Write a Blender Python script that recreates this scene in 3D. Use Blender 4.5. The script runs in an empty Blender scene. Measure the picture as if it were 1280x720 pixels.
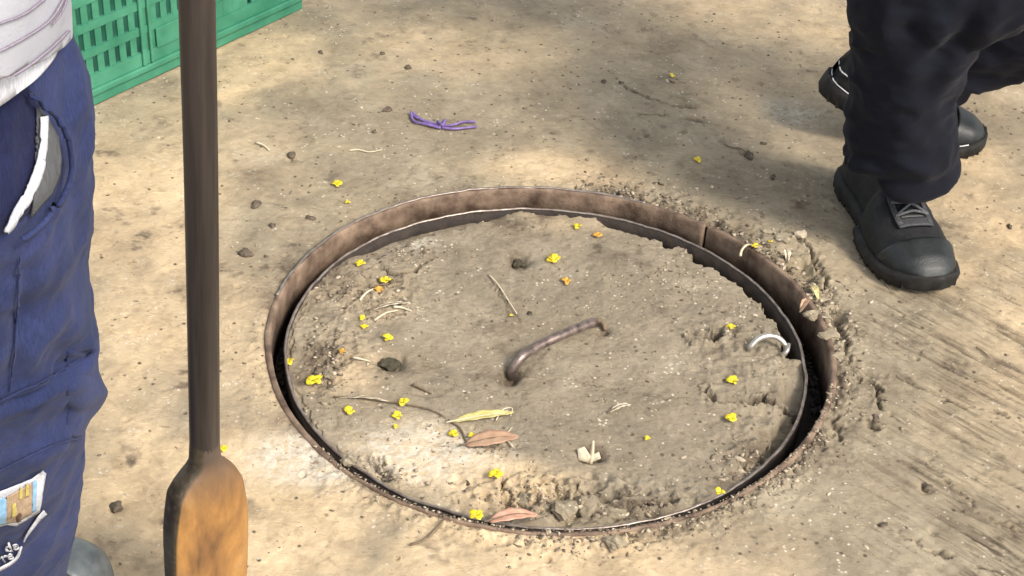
import bpy, bmesh, math, random
import numpy as np
from mathutils import Vector, Matrix
from mathutils.bvhtree import BVHTree
random.seed(7); np.random.seed(7)
S = bpy.context.scene; COL = S.collection
PI = math.pi

# ------------------------------------------------------------------ camera
FPX = 2000.0; PITCH = .6112; ROLL = .0588
CAM = Vector((-.0515, -1.6364, 1.2177))
_f = Vector((0, math.cos(PITCH), -math.sin(PITCH))); _r = Vector((1, 0, 0)); _u = _r.cross(_f)
R2 = math.cos(ROLL)*_r + math.sin(ROLL)*_u; U2 = -math.sin(ROLL)*_r + math.cos(ROLL)*_u
cam = bpy.data.cameras.new('camera'); co = bpy.data.objects.new('camera', cam); COL.objects.link(co)
M = Matrix((R2, U2, -_f)).transposed().to_4x4(); M.translation = CAM; co.matrix_world = M
cam.sensor_width = 36; cam.lens = FPX/1280*36; cam.clip_start = .05; cam.clip_end = 300
S.camera = co

def ray(px, py):
    return (R2*((px-640)/FPX) - U2*((py-360)/FPX) + _f).normalized()
def G(px, py, z=0.0):                     # the place on a horizontal plane at height z
    d = ray(px, py); return CAM + d*((z-CAM.z)/d.z)
def atY(px, py, y):                       # the place at distance y
    d = ray(px, py); return CAM + d*((y-CAM.y)/d.y)

# ------------------------------------------------------------------ light
SUN_EL, SUN_AZ = math.radians(45), math.atan2(-.66, .75)     # the sun stands right of and towards the camera
sd = Vector((math.cos(SUN_EL)*math.cos(SUN_AZ), math.cos(SUN_EL)*math.sin(SUN_AZ), math.sin(SUN_EL)))
w = bpy.data.worlds.new('World'); S.world = w; w.use_nodes = True
nt = w.node_tree; nt.nodes.clear()
sky = nt.nodes.new('ShaderNodeTexSky'); sky.sky_type = 'NISHITA'; sky.sun_disc = False
sky.sun_elevation = SUN_EL; sky.sun_rotation = math.atan2(sd.x, sd.y); sky.dust_density = 3.0; sky.air_density = .8
bg = nt.nodes.new('ShaderNodeBackground'); bg.inputs[1].default_value = .15
wo = nt.nodes.new('ShaderNodeOutputWorld')
hs = nt.nodes.new('ShaderNodeHueSaturation'); hs.inputs['Saturation'].default_value = .3     # hazy, whitish sky
nt.links.new(sky.outputs[0], hs.inputs['Color']); nt.links.new(hs.outputs[0], bg.inputs[0]); nt.links.new(bg.outputs[0], wo.inputs[0])
sl = bpy.data.lights.new('sun', 'SUN'); sl.energy = 1.5; sl.angle = math.radians(12); sl.color = (1.0, .885, .75)
so = bpy.data.objects.new('sun', sl); COL.objects.link(so)
so.rotation_euler = sd.to_track_quat('Z', 'Y').to_euler()
S.view_settings.view_transform = 'Standard'; S.view_settings.look = 'None'
S.view_settings.exposure = 0.99; S.view_settings.gamma = 1

# ------------------------------------------------------------------ materials
def srgb(r, g, b):
    f = lambda c: (c/255/12.92 if c/255 <= .04045 else ((c/255+.055)/1.055)**2.4)
    return (f(r), f(g), f(b), 1)
def NM(name):
    m = bpy.data.materials.new(name); m.use_nodes = True; t = m.node_tree
    b = t.nodes['Principled BSDF']; return m, t, b
def node(t, kind, **kw):
    n = t.nodes.new(kind)
    for k, v in kw.items():
        if k.startswith('i_'):
            n.inputs[k[2:].replace('_', ' ')].default_value = v
        else: setattr(n, k, v)
    return n
def noise(t, scale, detail=6, rough=.6, vec=None, dist=0):
    n = node(t, 'ShaderNodeTexNoise', i_Scale=scale, i_Detail=detail, i_Roughness=rough, i_Distortion=dist)
    if vec: t.links.new(vec, n.inputs['Vector'])
    return n.outputs['Fac']
def ramp(t, fac, stops):
    r = t.nodes.new('ShaderNodeValToRGB'); cr = r.color_ramp
    while len(cr.elements) < len(stops): cr.elements.new(.5)
    for e, (p, c) in zip(cr.elements, stops): e.position = p; e.color = c if len(c) == 4 else (*c, 1)
    t.links.new(fac, r.inputs[0]); return r.outputs[0]
def mix(t, fac, a, b, mode='MIX'):
    n = t.nodes.new('ShaderNodeMix'); n.data_type = 'RGBA'; n.blend_type = mode
    for v, i in ((fac, 0), (a, 6), (b, 7)):
        if hasattr(v, 'is_output') or isinstance(v, bpy.types.NodeSocket): t.links.new(v, n.inputs[i])
        else: n.inputs[i].default_value = v if i == 0 else (v if len(v) == 4 else (*v, 1))
    return n.outputs[2]
def simple(name, c1, c2=None, scale=30, rough=.6, bump=0.0, bscale=200, metal=0, stretch=None, spec=.5, sub=0, detail=6):
    m, t, b = NM(name)
    tc = node(t, 'ShaderNodeTexCoord'); v = tc.outputs['Object']
    if stretch:
        mp = node(t, 'ShaderNodeMapping'); mp.inputs['Scale'].default_value = stretch
        t.links.new(v, mp.inputs['Vector']); v = mp.outputs[0]
    c2 = c2 or c1
    n = noise(t, scale, detail, .6, v)
    col = ramp(t, n, [(.33, c1), (.67, c2)])
    t.links.new(col, b.inputs['Base Color'])
    b.inputs['Roughness'].default_value = rough; b.inputs['Metallic'].default_value = metal
    b.inputs['Specular IOR Level'].default_value = spec
    if bump:
        bn = node(t, 'ShaderNodeBump', i_Strength=.7, i_Distance=bump)
        t.links.new(noise(t, bscale, 4, .6, v), bn.inputs['Height']); t.links.new(bn.outputs[0], b.inputs['Normal'])
    return m
def fabric(name, c1, c2, weave=2200, rough=.9, worn=None):
    m, t, b = NM(name)
    tc = node(t, 'ShaderNodeTexCoord'); v = tc.outputs['Object']
    col = ramp(t, noise(t, 14, 8, .65, v), [(.3, c1), (.7, c2)])
    mp = node(t, 'ShaderNodeMapping'); mp.inputs['Rotation'].default_value = (0, .6, .5); t.links.new(v, mp.inputs['Vector'])
    mp2 = node(t, 'ShaderNodeMapping'); mp2.inputs['Scale'].default_value = (1, 1, .12); t.links.new(v, mp2.inputs['Vector'])
    th = noise(t, 900, 3, .7, mp2.outputs[0])
    col = mix(t, .35, col, ramp(t, th, [(.35, (.35, .35, .35)), (.65, (1.5, 1.5, 1.5))]), 'MULTIPLY')
    if worn:
        wn = ramp(t, noise(t, 7, 9, .75, v), [(.56, (0, 0, 0)), (.72, (.5, .5, .5))])
        col = mix(t, wn, col, worn)
    t.links.new(col, b.inputs['Base Color']); b.inputs['Roughness'].default_value = rough
    b.inputs['Specular IOR Level'].default_value = .15
    b.inputs['Sheen Weight'].default_value = .04
    bn = node(t, 'ShaderNodeBump', i_Strength=.5, i_Distance=.0006)
    t.links.new(noise(t, 700, 4, .7, v), bn.inputs['Height']); t.links.new(bn.outputs[0], b.inputs['Normal'])
    return m

def concrete(name, tint=(1, 1, 1), rel=1.0):
    """weathered concrete: dust, dark and white masks; the dark one mixes dirt with painted shade"""
    m, t, b = NM(name)
    geo = node(t, 'ShaderNodeNewGeometry'); v = geo.outputs['Position']
    att = node(t, 'ShaderNodeAttribute'); att.attribute_name = 'stain_shade'
    sep = node(t, 'ShaderNodeSeparateColor'); t.links.new(att.outputs['Color'], sep.inputs[0])
    dust, dark, white = sep.outputs
    big = noise(t, 9, 8, .65, v, .6)
    base = ramp(t, big, [(.30, tuple(a*b for a, b in zip((.212, .176, .122), tint))), (.5, tuple(a*b for a, b in zip((.280, .234, .162), tint))), (.70, tuple(a*b for a, b in zip((.375, .318, .225), tint)))])
    dcol = ramp(t, noise(t, 16, 6, .6, v), [(.3, (.44, .335, .205)), (.7, (.60, .465, .295))])
    col = mix(t, dust, base, dcol)
    # patches a few cm wide
    mid = noise(t, 45, 6, .7, v, 1.2)
    col = mix(t, .75, col, ramp(t, mid, [(.30, (.66, .645, .62)), (.45, (1, 1, 1)), (.68, (1.16, 1.17, 1.16))]), 'MULTIPLY')
    # flecks of sand, slightly streaked along the sweep
    mp = node(t, 'ShaderNodeMapping'); mp.inputs['Rotation'].default_value = (0, 0, .55); mp.inputs['Scale'].default_value = (.55, 1, 1)
    t.links.new(v, mp.inputs['Vector'])
    fl = noise(t, 210, 5, .68, mp.outputs[0], .8)
    col = mix(t, .8, col, ramp(t, fl, [(.28, (.55, .52, .49)), (.38, (.95, .95, .94)), (.60, (1.0, 1.0, 1.0)), (.70, (1.4, 1.38, 1.33))]), 'MULTIPLY')
    # scraped marks, short and sparse, both darker and lighter
    mp3 = node(t, 'ShaderNodeMapping'); mp3.inputs['Rotation'].default_value = (0, 0, .35); mp3.inputs['Scale'].default_value = (.38, 1.5, 1)
    t.links.new(v, mp3.inputs['Vector']); sc = noise(t, 75, 5, .62, mp3.outputs[0], 2.2)
    col = mix(t, .85, col, ramp(t, sc, [(.28, (.40, .37, .33)), (.35, (1, 1, 1)), (.63, (1, 1, 1)), (.70, (1.55, 1.52, 1.45))]), 'MULTIPLY')
    # fine parallel lines left by the broom
    bd_ = (G(1280, 600)-G(1100, 500)); m1 = node(t, 'ShaderNodeMapping'); m1.inputs['Rotation'].default_value = (0, 0, -math.atan2(bd_.y, bd_.x)); t.links.new(v, m1.inputs['Vector'])
    m2 = node(t, 'ShaderNodeMapping'); m2.inputs['Scale'].default_value = (9, 150, 1); t.links.new(m1.outputs[0], m2.inputs['Vector'])
    bl = noise(t, 1.0, 5, .62, m2.outputs[0], .35)
    bcol = ramp(t, bl, [(.30, (.42, .38, .34)), (.42, (1, 1, 1)), (.60, (1, 1, 1)), (.70, (1.28, 1.26, 1.2))])
    bm_ = mix(t, 1.0, att.outputs['Alpha'], ramp(t, noise(t, 11, 4, .6, v), [(.35, (.1, .1, .1)), (.6, (1, 1, 1))]), 'MULTIPLY')
    col = mix(t, bm_, col, mix(t, 1.0, col, bcol, 'MULTIPLY'))
    vo = node(t, 'ShaderNodeTexVoronoi', i_Scale=80.0); t.links.new(v, vo.inputs['Vector'])
    vsel = node(t, 'ShaderNodeSeparateColor'); t.links.new(vo.outputs['Color'], vsel.inputs[0])
    spot = ramp(t, vo.outputs['Distance'], [(.12, (1, 1, 1)), (.26, (0, 0, 0))])
    pick = ramp(t, vsel.outputs[0], [(.84, (0, 0, 0)), (.86, (1, 1, 1))])
    col = mix(t, mix(t, 1.0, spot, pick, 'MULTIPLY'), col, (.10, .078, .055))
    pick2 = ramp(t, vsel.outputs[1], [(.86, (0, 0, 0)), (.88, (1, 1, 1))])
    vo2 = node(t, 'ShaderNodeTexVoronoi', i_Scale=140.0); t.links.new(v, vo2.inputs['Vector'])
    spot2 = ramp(t, vo2.outputs['Distance'], [(.15, (1, 1, 1)), (.3, (0, 0, 0))])
    col = mix(t, mix(t, 1.0, spot2, pick2, 'MULTIPLY'), col, (.56, .50, .40))
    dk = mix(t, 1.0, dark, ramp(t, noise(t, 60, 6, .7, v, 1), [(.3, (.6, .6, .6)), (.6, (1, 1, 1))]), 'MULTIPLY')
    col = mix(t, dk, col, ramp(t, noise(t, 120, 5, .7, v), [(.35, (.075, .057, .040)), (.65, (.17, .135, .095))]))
    wh = mix(t, 1.0, white, ramp(t, noise(t, 70, 6, .75, v, 1.5), [(.38, (0, 0, 0)), (.6, (1, 1, 1))]), 'MULTIPLY')
    col = mix(t, wh, col, (.60, .55, .45))
    t.links.new(col, b.inputs['Base Color'])
    b.inputs['Roughness'].default_value = .95; b.inputs['Specular IOR Level'].default_value = .2
    bn = node(t, 'ShaderNodeBump', i_Strength=1.0, i_Distance=.0013*rel)
    t.links.new(fl, bn.inputs['Height'])
    bn2 = node(t, 'ShaderNodeBump', i_Strength=.8, i_Distance=.0006)
    t.links.new(noise(t, 600, 4, .7, v), bn2.inputs['Height']); t.links.new(bn.outputs[0], bn2.inputs['Normal'])
    bn3 = node(t, 'ShaderNodeBump', i_Distance=.0035); t.links.new(bm_, bn3.inputs['Strength']); t.links.new(ramp(t, bl, [(.28, (0, 0, 0)), (.5, (1, 1, 1))]), bn3.inputs['Height']); t.links.new(bn2.outputs[0], bn3.inputs['Normal'])
    t.links.new(bn3.outputs[0], b.inputs['Normal'])
    return m
MC = concrete('weathered_concrete'); MCL = concrete('grey_cover_concrete', (.90, .905, .93), 1.3)
MRING = simple('rusty_steel', (.060, .034, .022), (.30, .212, .145), 30, .7, .0016, 300, metal=.12, detail=10)
MRUSTSHADE = simple('rusty_steel_painted_shade', (.012, .008, .006), (.040, .028, .020), 60, .8, .0014, 260, detail=10)  # rust darkened so the rim's inner wall looks unlit: shade in the colour
MRIM = simple('worn_steel_edge', (.20, .155, .13), (.42, .37, .32), 90, .38, .0006, 300, metal=.7)
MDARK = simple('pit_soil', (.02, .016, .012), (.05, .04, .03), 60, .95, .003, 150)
MBAR = simple('handled_iron', (.060, .043, .036), (.27, .21, .18), 75, .36, .0008, 260, metal=.5)
MHOOK = simple('bare_steel_wire', (.38, .35, .30), (.66, .62, .55), 120, .3, .0004, 300, metal=.7)
MWOOD = simple('dark_handle_wood', (.013, .010, .009), (.066, .051, .042), 60, .40, .0008, 120, stretch=(1, 1, .05), detail=10)
MPLASTIC = simple('green_crate_plastic', (.020, .150, .085), (.062, .255, .155), 14, .5, .0004, 120)
MPANT = fabric('navy_work_cloth', (.016, .024, .072), (.038, .050, .134))
MPANT2 = fabric('near_black_cloth', (.0040, .0045, .0078), (.0085, .0095, .017))
MSHIRT = None
MWHITE = fabric('white_cotton', (.52, .53, .58), (.62, .63, .67))
MGREYC = fabric('grey_lining', (.075, .08, .085), (.12, .125, .13))
MSHOE = simple('black_shoe_leather', (.006, .0062, .007), (.017, .017, .018), 60, .62, .0012, 420, spec=.3, detail=10)
MTOE = simple('toe_rubber', (.008, .010, .010), (.022, .025, .025), 50, .42, .0006, 400, spec=.4, detail=10)
MSOLE = simple('shoe_rubber', (.008, .008, .008), (.026, .024, .021), 60, .7, .0008, 300, spec=.25, detail=10)
MLACE = simple('lace_cord', (.05, .05, .058), (.12, .12, .13), 400, .8, .0003, 900)
MSTAY = simple('grey_webbing', (.022, .023, .026), (.05, .05, .055), 300, .7, .0005, 900)
MPIPE = simple('pale_piping', (.45, .47, .48), (.6, .62, .62), 60, .5)
MBOOT = simple('grey_boot_leather', (.055, .065, .068), (.13, .15, .155), 40, .45, .0008, 260)
MSKIN = simple('skin', (.30, .16, .10), (.38, .22, .14), 30, .55, .0003, 400)
MHAIR = simple('black_hair', (.01, .008, .007), (.03, .024, .02), 90, .6, .002, 300)
MYEL = simple('yellow_petal', (.50, .34, .012), (.86, .74, .03), 160, .5, .0003, 500)
MORA = simple('dried_orange_petal', (.45, .20, .03), (.70, .42, .06), 200, .7, .0004, 500)
MLEAFG = simple('yellow_green_leaf', (.42, .36, .10), (.62, .54, .24), 120, .6, .0005, 300)
MLEAFT = simple('tan_dry_leaf', (.34, .20, .12), (.46, .30, .19), 90, .6, .0006, 250)
MLEAFP = simple('pinkish_dry_leaf', (.46, .23, .15), (.60, .36, .25), 70, .5, .0005, 250)
MLEAFW = simple('pale_dry_leaf', (.46, .40, .28), (.66, .60, .46), 120, .7, .0005, 250)
MTWIG = simple('twig_bark', (.10, .072, .045), (.22, .16, .10), 150, .85, .0006, 300)
MPALE = simple('bleached_straw', (.50, .42, .28), (.68, .60, .44), 150, .8, .0004, 300)
MSTONE = simple('dark_pebble', (.05, .038, .026), (.15, .115, .08), 120, .9, .001, 260)
MGRIT = None
MCLOD = simple('mossy_dirt', (.018, .016, .009), (.085, .072, .045), 160, .95, .0022, 260, detail=10)
MPURP = simple('purple_rubber', (.11, .065, .20), (.24, .16, .40), 150, .45, .0003, 400)

def chip_mat():
    m, t, b = NM('concrete_chips')
    oi = node(t, 'ShaderNodeNewGeometry')
    c = ramp(t, oi.outputs['Random Per Island'], [(0, (.08, .058, .038)), (.3, (.20, .155, .105)), (.7, (.32, .26, .18)), (1, (.52, .44, .32))])
    c = mix(t, .6, c, ramp(t, noise(t, 300, 4, .6, oi.outputs['Position']), [(.3, (.6, .6, .6)), (.7, (1.25, 1.25, 1.25))]), 'MULTIPLY')
    t.links.new(c, b.inputs['Base Color']); b.inputs['Roughness'].default_value = .95
    return m
MGRIT = chip_mat()
def shirt_mat():
    m, t, b = NM('pale_jersey')
    tc = node(t, 'ShaderNodeTexCoord'); v = tc.outputs['Object']
    c = ramp(t, noise(t, 12, 6, .6, v), [(.3, (.34, .345, .385)), (.7, (.44, .445, .49))])
    t.links.new(c, b.inputs['Base Color']); b.inputs['Roughness'].default_value = .85
    bn = node(t, 'ShaderNodeBump', i_Strength=.6, i_Distance=.0008)
    t.links.new(noise(t, 500, 4, .7, v), bn.inputs['Height']); t.links.new(bn.outputs[0], b.inputs['Normal'])
    return m
MSHIRT = shirt_mat()
MSEAM = fabric('mauve_seam', (.22, .19, .24), (.30, .26, .33))
def blade_mat(hn_):
    m, t, b = NM('scuffed_orange_brown_blade')
    tc = node(t, 'ShaderNodeTexCoord'); v = tc.outputs['Object']
    mp = node(t, 'ShaderNodeMapping'); mp.inputs['Scale'].default_value = (1, 1, .35); t.links.new(v, mp.inputs['Vector'])
    c = ramp(t, noise(t, 26, 7, .62, mp.outputs[0], .6), [(.28, (.10, .055, .028)), (.43, (.25, .125, .045)), (.60, (.40, .205, .062)), (.75, (.48, .30, .13))])
    c = mix(t, ramp(t, noise(t, 9, 4, .5, v), [(.5, (0, 0, 0)), (.75, (.6, .6, .6))]), c, (.22, .15, .10))
    c = mix(t, .5, c, ramp(t, noise(t, 150, 5, .7, mp.outputs[0]), [(.3, (.7, .7, .7)), (.7, (1.2, 1.2, 1.2))]), 'MULTIPLY')
    sx = node(t, 'ShaderNodeSeparateXYZ'); t.links.new(v, sx.inputs[0])
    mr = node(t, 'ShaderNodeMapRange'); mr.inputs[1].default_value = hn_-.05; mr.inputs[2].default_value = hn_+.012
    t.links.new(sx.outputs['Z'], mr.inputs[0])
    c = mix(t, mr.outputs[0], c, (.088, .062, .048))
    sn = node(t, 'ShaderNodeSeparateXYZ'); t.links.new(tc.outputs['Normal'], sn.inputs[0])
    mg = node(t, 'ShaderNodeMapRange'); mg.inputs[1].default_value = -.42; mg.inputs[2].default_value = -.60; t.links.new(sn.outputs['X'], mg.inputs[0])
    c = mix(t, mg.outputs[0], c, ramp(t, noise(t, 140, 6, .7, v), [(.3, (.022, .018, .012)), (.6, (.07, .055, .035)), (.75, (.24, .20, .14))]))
    t.links.new(c, b.inputs['Base Color']); b.inputs['Roughness'].default_value = .42
    bn = node(t, 'ShaderNodeBump', i_Strength=.5, i_Distance=.0008)
    t.links.new(noise(t, 90, 5, .6, mp.outputs[0]), bn.inputs['Height']); t.links.new(bn.outputs[0], b.inputs['Normal'])
    return m

# ------------------------------------------------------------------ object helpers
def link(name, me, m=None, parent=None, smooth=True):
    o = bpy.data.objects.new(name, me); COL.objects.link(o)
    if m and not me.materials: me.materials.append(m)
    if smooth: me.polygons.foreach_set('use_smooth', [True]*len(me.polygons))
    if parent: o.parent = parent
    return o
def tag(o, label=None, cat=None, group=None, kind=None):
    for k, v in (('label', label), ('category', cat), ('group', group), ('kind', kind)):
        if v: o[k] = v
    return o
def empty(name, loc=(0, 0, 0)):
    o = bpy.data.objects.new(name, None); COL.objects.link(o); o.location = loc; o.empty_display_size = .05
    return o
def mesh(name, V, F):
    me = bpy.data.meshes.new(name); me.from_pydata([tuple(v) for v in V], [], [tuple(f) for f in F]); me.update(); return me
def tomesh(bm, name):
    bmesh.ops.recalc_face_normals(bm, faces=bm.faces)
    me = bpy.data.meshes.new(name); bm.to_mesh(me); bm.free(); return me
def gridmesh(name, P, wrap=False):
    """P: (rows, cols, 3); wrap closes the columns"""
    nr, nc = P.shape[:2]
    idx = np.arange(nr*nc).reshape(nr, nc)
    if wrap: a = idx[:-1]; b = np.roll(idx, -1, 1)[:-1]; c = np.roll(idx, -1, 1)[1:]; d = idx[1:]
    else: a = idx[:-1, :-1]; b = idx[:-1, 1:]; c = idx[1:, 1:]; d = idx[1:, :-1]
    q = np.stack([a, b, c, d], -1).reshape(-1, 4)
    me = bpy.data.meshes.new(name)
    me.vertices.add(nr*nc); me.vertices.foreach_set('co', P.reshape(-1).astype(np.float32))
    me.loops.add(q.size); me.loops.foreach_set('vertex_index', q.reshape(-1).astype(np.int32))
    me.polygons.add(len(q)); me.polygons.foreach_set('loop_start', (np.arange(len(q))*4).astype(np.int32))
    me.polygons.foreach_set('loop_total', np.full(len(q), 4, np.int32))
    me.update(); me.validate(); return me
def catmull(pts, n):
    P = [Vector(p) for p in pts]; out = []
    P = [P[0]*2-P[1]] + P + [P[-1]*2-P[-2]]
    for i in range(1, len(P)-2):
        for k in range(n):
            t = k/n; a, b, c, d = P[i-1:i+3]
            out.append(.5*((2*b)+(c-a)*t+(2*a-5*b+4*c-d)*t*t+(3*b-a-3*c+d)*t**3))
    out.append(P[-2].copy()); return out
def tube_into(bm, path, rad, seg=10, flat=1.0, up=None):
    path = [Vector(p) for p in path]
    if not hasattr(rad, '__len__'): rad = [rad]*len(path)
    rings = []; n = None
    for i, p in enumerate(path):
        t = (path[min(i+1, len(path)-1)] - path[max(i-1, 0)]).normalized()
        if n is None:
            a = Vector(up) if up else (Vector((0, 0, 1)) if abs(t.z) < .8 else Vector((0, 1, 0)))
            n = (a - t*a.dot(t)).normalized()
        else: n = (n - t*n.dot(t)).normalized()
        b = t.cross(n); r = rad[i]
        rx, ry = (r if hasattr(r, '__len__') else (r, r*flat))
        rings.append([bm.verts.new(p + b*(rx*math.cos(2*PI*k/seg)) + n*(ry*math.sin(2*PI*k/seg))) for k in range(seg)])
    for A, B in zip(rings, rings[1:]):
        for k in range(seg): bm.faces.new((A[k], A[(k+1) % seg], B[(k+1) % seg], B[k]))
    bm.faces.new(rings[0][::-1]); bm.faces.new(rings[-1])
def tube(name, path, rad, m, parent=None, seg=10, flat=1.0, sub=6, up=None):
    if sub:
        sp = catmull(path, sub)
        if hasattr(rad, '__len__'):
            xs = np.linspace(0, len(rad)-1, len(sp))
            if hasattr(rad[0], '__len__'): rad = list(zip(np.interp(xs, range(len(rad)), [r[0] for r in rad]), np.interp(xs, range(len(rad)), [r[1] for r in rad])))
            else: rad = list(np.interp(xs, range(len(rad)), rad))
        path = sp
    bm = bmesh.new(); tube_into(bm, path, rad, seg, flat, up)
    return link(name, tomesh(bm, name), m, parent)
def box_into(bm, x0, x1, y0, y1, z0, z1):
    v = [bm.verts.new((x, y, z)) for z in (z0, z1) for x, y in ((x0, y0), (x1, y0), (x1, y1), (x0, y1))]
    for f in ((3, 2, 1, 0), (4, 5, 6, 7), (0, 1, 5, 4), (1, 2, 6, 5), (2, 3, 7, 6), (3, 0, 4, 7)): bm.faces.new([v[i] for i in f])

# numpy noise
def _h(ix, iy, iz, s):
    n = (ix.astype(np.int64)*374761393 + iy.astype(np.int64)*668265263 + iz.astype(np.int64)*2147483647 + s*974634777) & 0xffffffff
    n = ((n ^ (n >> 13))*1274126177) & 0xffffffff
    n = ((n ^ (n >> 15))*2246822519) & 0xffffffff
    return ((n ^ (n >> 16)) & 0xffff)/32767.5-1
def vn(x, y, z=None, s=0):
    if z is None: z = np.zeros_like(x)
    xi, yi, zi = np.floor(x), np.floor(y), np.floor(z); fx, fy, fz = x-xi, y-yi, z-zi
    fx, fy, fz = [f*f*(3-2*f) for f in (fx, fy, fz)]
    o = 0
    for dz in (0, 1):
        wz = fz if dz else 1-fz
        if not dz or np.any(fz):
            for dx in (0, 1):
                for dy in (0, 1):
                    o = o + _h(xi+dx, yi+dy, zi+dz, s)*(fx if dx else 1-fx)*(fy if dy else 1-fy)*wz
    return o
def fbm(x, y, f, octs=4, s=0, g=.5, z=None):
    o = 0; a = 1
    for k in range(octs):
        o = o + a*vn(x*f+k*17.3, y*f-k*9.1, None if z is None else z*f+k*5.7, s+k); f *= 2.03; a *= g
    return o
def sst(x, a, b):
    t = np.clip((x-a)/(b-a), 0, 1); return t*t*(3-2*t)

# ------------------------------------------------------------------ the round opening
OUT = [(700,238),(586,241),(503,254),(442,278),(396,309),(366,348),(344,373),(335,403),(783,251),(835,263),(886,282),(938,309),(976,337),(1003,368),(1024,399),(1046,464),(1040,505),(1017,546),(972,587),(920,621),(849,651),(774,666),(337,467),(350,501),(395,561),(451,602),(507,632),(564,651),(620,659)]
INN = [(700,261),(641,258),(564,267),(503,284),(457,305),(421,327),(393,348),(369,379),(357,415),(354,467),(369,497),(395,539),(432,576),(481,606),(545,636),(582,647),(749,266),(817,285),(869,306),(921,335),(955,361),(982,395),(1006,433),(1010,467),(1006,505),(991,539),(965,572),(924,606),(849,640),(774,661)]
ZL = -.0165
def fourier(pts, z, N=3):
    q = np.array([G(a, b, z)[:2] for a, b in pts]); th = np.arctan2(q[:, 1], q[:, 0]); r = np.hypot(q[:, 0], q[:, 1])
    A = np.column_stack([np.ones_like(th)]+[f(k*th) for k in range(1, N+1) for f in (np.cos, np.sin)])
    c = np.linalg.lstsq(A.T@A+np.eye(A.shape[1])*.05, A.T@r, rcond=None)[0]
    return lambda t: np.column_stack([np.ones_like(t)]+[f(k*t) for k in range(1, N+1) for f in (np.cos, np.sin)])@c
RO = fourier(OUT, 0); RI = fourier(INN, ZL)
def ro(t): return RO(np.atleast_1d(t))
def ri(t): return np.minimum(RI(np.atleast_1d(t)), RO(np.atleast_1d(t))-.011)

def angw(t, a, b, soft=6):      # window on angles, degrees
    d = np.degrees(t) % 360; s = soft
    if a > b: return np.maximum(angw(t, a, 359.99, soft), angw(t, 0, b, soft))
    return sst(d, a-s, a+s)*(1-sst(d, b-s, b+s))

def groove(x, y, px, wd, dp, z=0, seed=0):
    q = [G(a, b, z) for a, b in px]; P_ = np.array([(v_.x, v_.y) for v_ in catmull([(v_.x, v_.y, 0) for v_ in q], 5)])
    h = np.zeros_like(x); lo = P_.min(0)-5*wd; hi = P_.max(0)+5*wd; sel = (x > lo[0]) & (x < hi[0]) & (y > lo[1]) & (y < hi[1])
    if not sel.any(): return h
    xx = x[sel]; yy = y[sel]; xx = xx+.005*fbm(xx, yy, 90, 4, 91+seed, .65); yy = yy+.005*fbm(xx, yy, 90, 4, 95+seed, .65); best = np.full(xx.shape, 9.)
    for a, b in zip(P_, P_[1:]):
        ab = b-a; t_ = np.clip(((xx-a[0])*ab[0]+(yy-a[1])*ab[1])/(ab@ab+1e-12), 0, 1); best = np.minimum(best, np.hypot(xx-a[0]-t_*ab[0], yy-a[1]-t_*ab[1]))
    v_ = np.clip(1+.9*fbm(xx, yy, 50, 2, 97+seed), 0, 1.6)
    h[sel] = -dp*np.exp(-(best/wd)**2)*v_+.25*dp*np.exp(-((best-2.3*wd)/wd)**2)*v_; return h
LIDG = [([(884,486),(900,496),(925,500),(955,498),(985,503),(1003,509)], .0035, .010), ([(700,470),(760,480),(830,492),(884,497)], .0016, .0016), ([(600,345),(622,362),(646,396)], .0010, -.0018), ([(793,352),(830,330),(866,306)], .0010, -.0014),
        ([(868,418),(880,424),(896,419)], .0045, .030), ([(630,600),(636,618),(632,640)], .003, .008), ([(655,600),(668,615),(664,640)], .003, .008), ([(690,605),(700,622),(696,642)], .0035, .009), ([(720,612),(750,622),(800,625)], .003, .006),
        ([(460,575),(475,588),(490,600)], .004, .009), ([(476,570),(484,590)], .003, .007), ([(505,385),(470,395),(440,380)], .0025, .005), ([(470,330),(500,340),(540,318)], .003, .006), ([(740,640),(790,635),(850,628)], .003, .007)]
GRG = [([(1072,470),(1090,476),(1100,492),(1101,512)], .0028, .007), ([(1088,527),(1096,536)], .0035, .009), ([(1047,520),(1050,545)], .003, .007), ([(775,105),(800,118),(838,130),(870,132)], .0022, .004), ([(800,140),(860,148),(930,165)], .003, .004),
       ([(725,240),(790,245),(850,262),(900,280)], .0028, .005), ([(985,290),(1010,310),(1030,345),(1040,375)], .0032, .010), ([(1048,400),(1058,430),(1060,455)], .0030, .008), ([(1100,655),(1170,690),(1240,715)], .0016, .003), ([(1180,600),(1230,640),(1280,668)], .0018, .0035), ([(1120,470),(1180,500),(1260,520)], .0014, .0025)]
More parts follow.
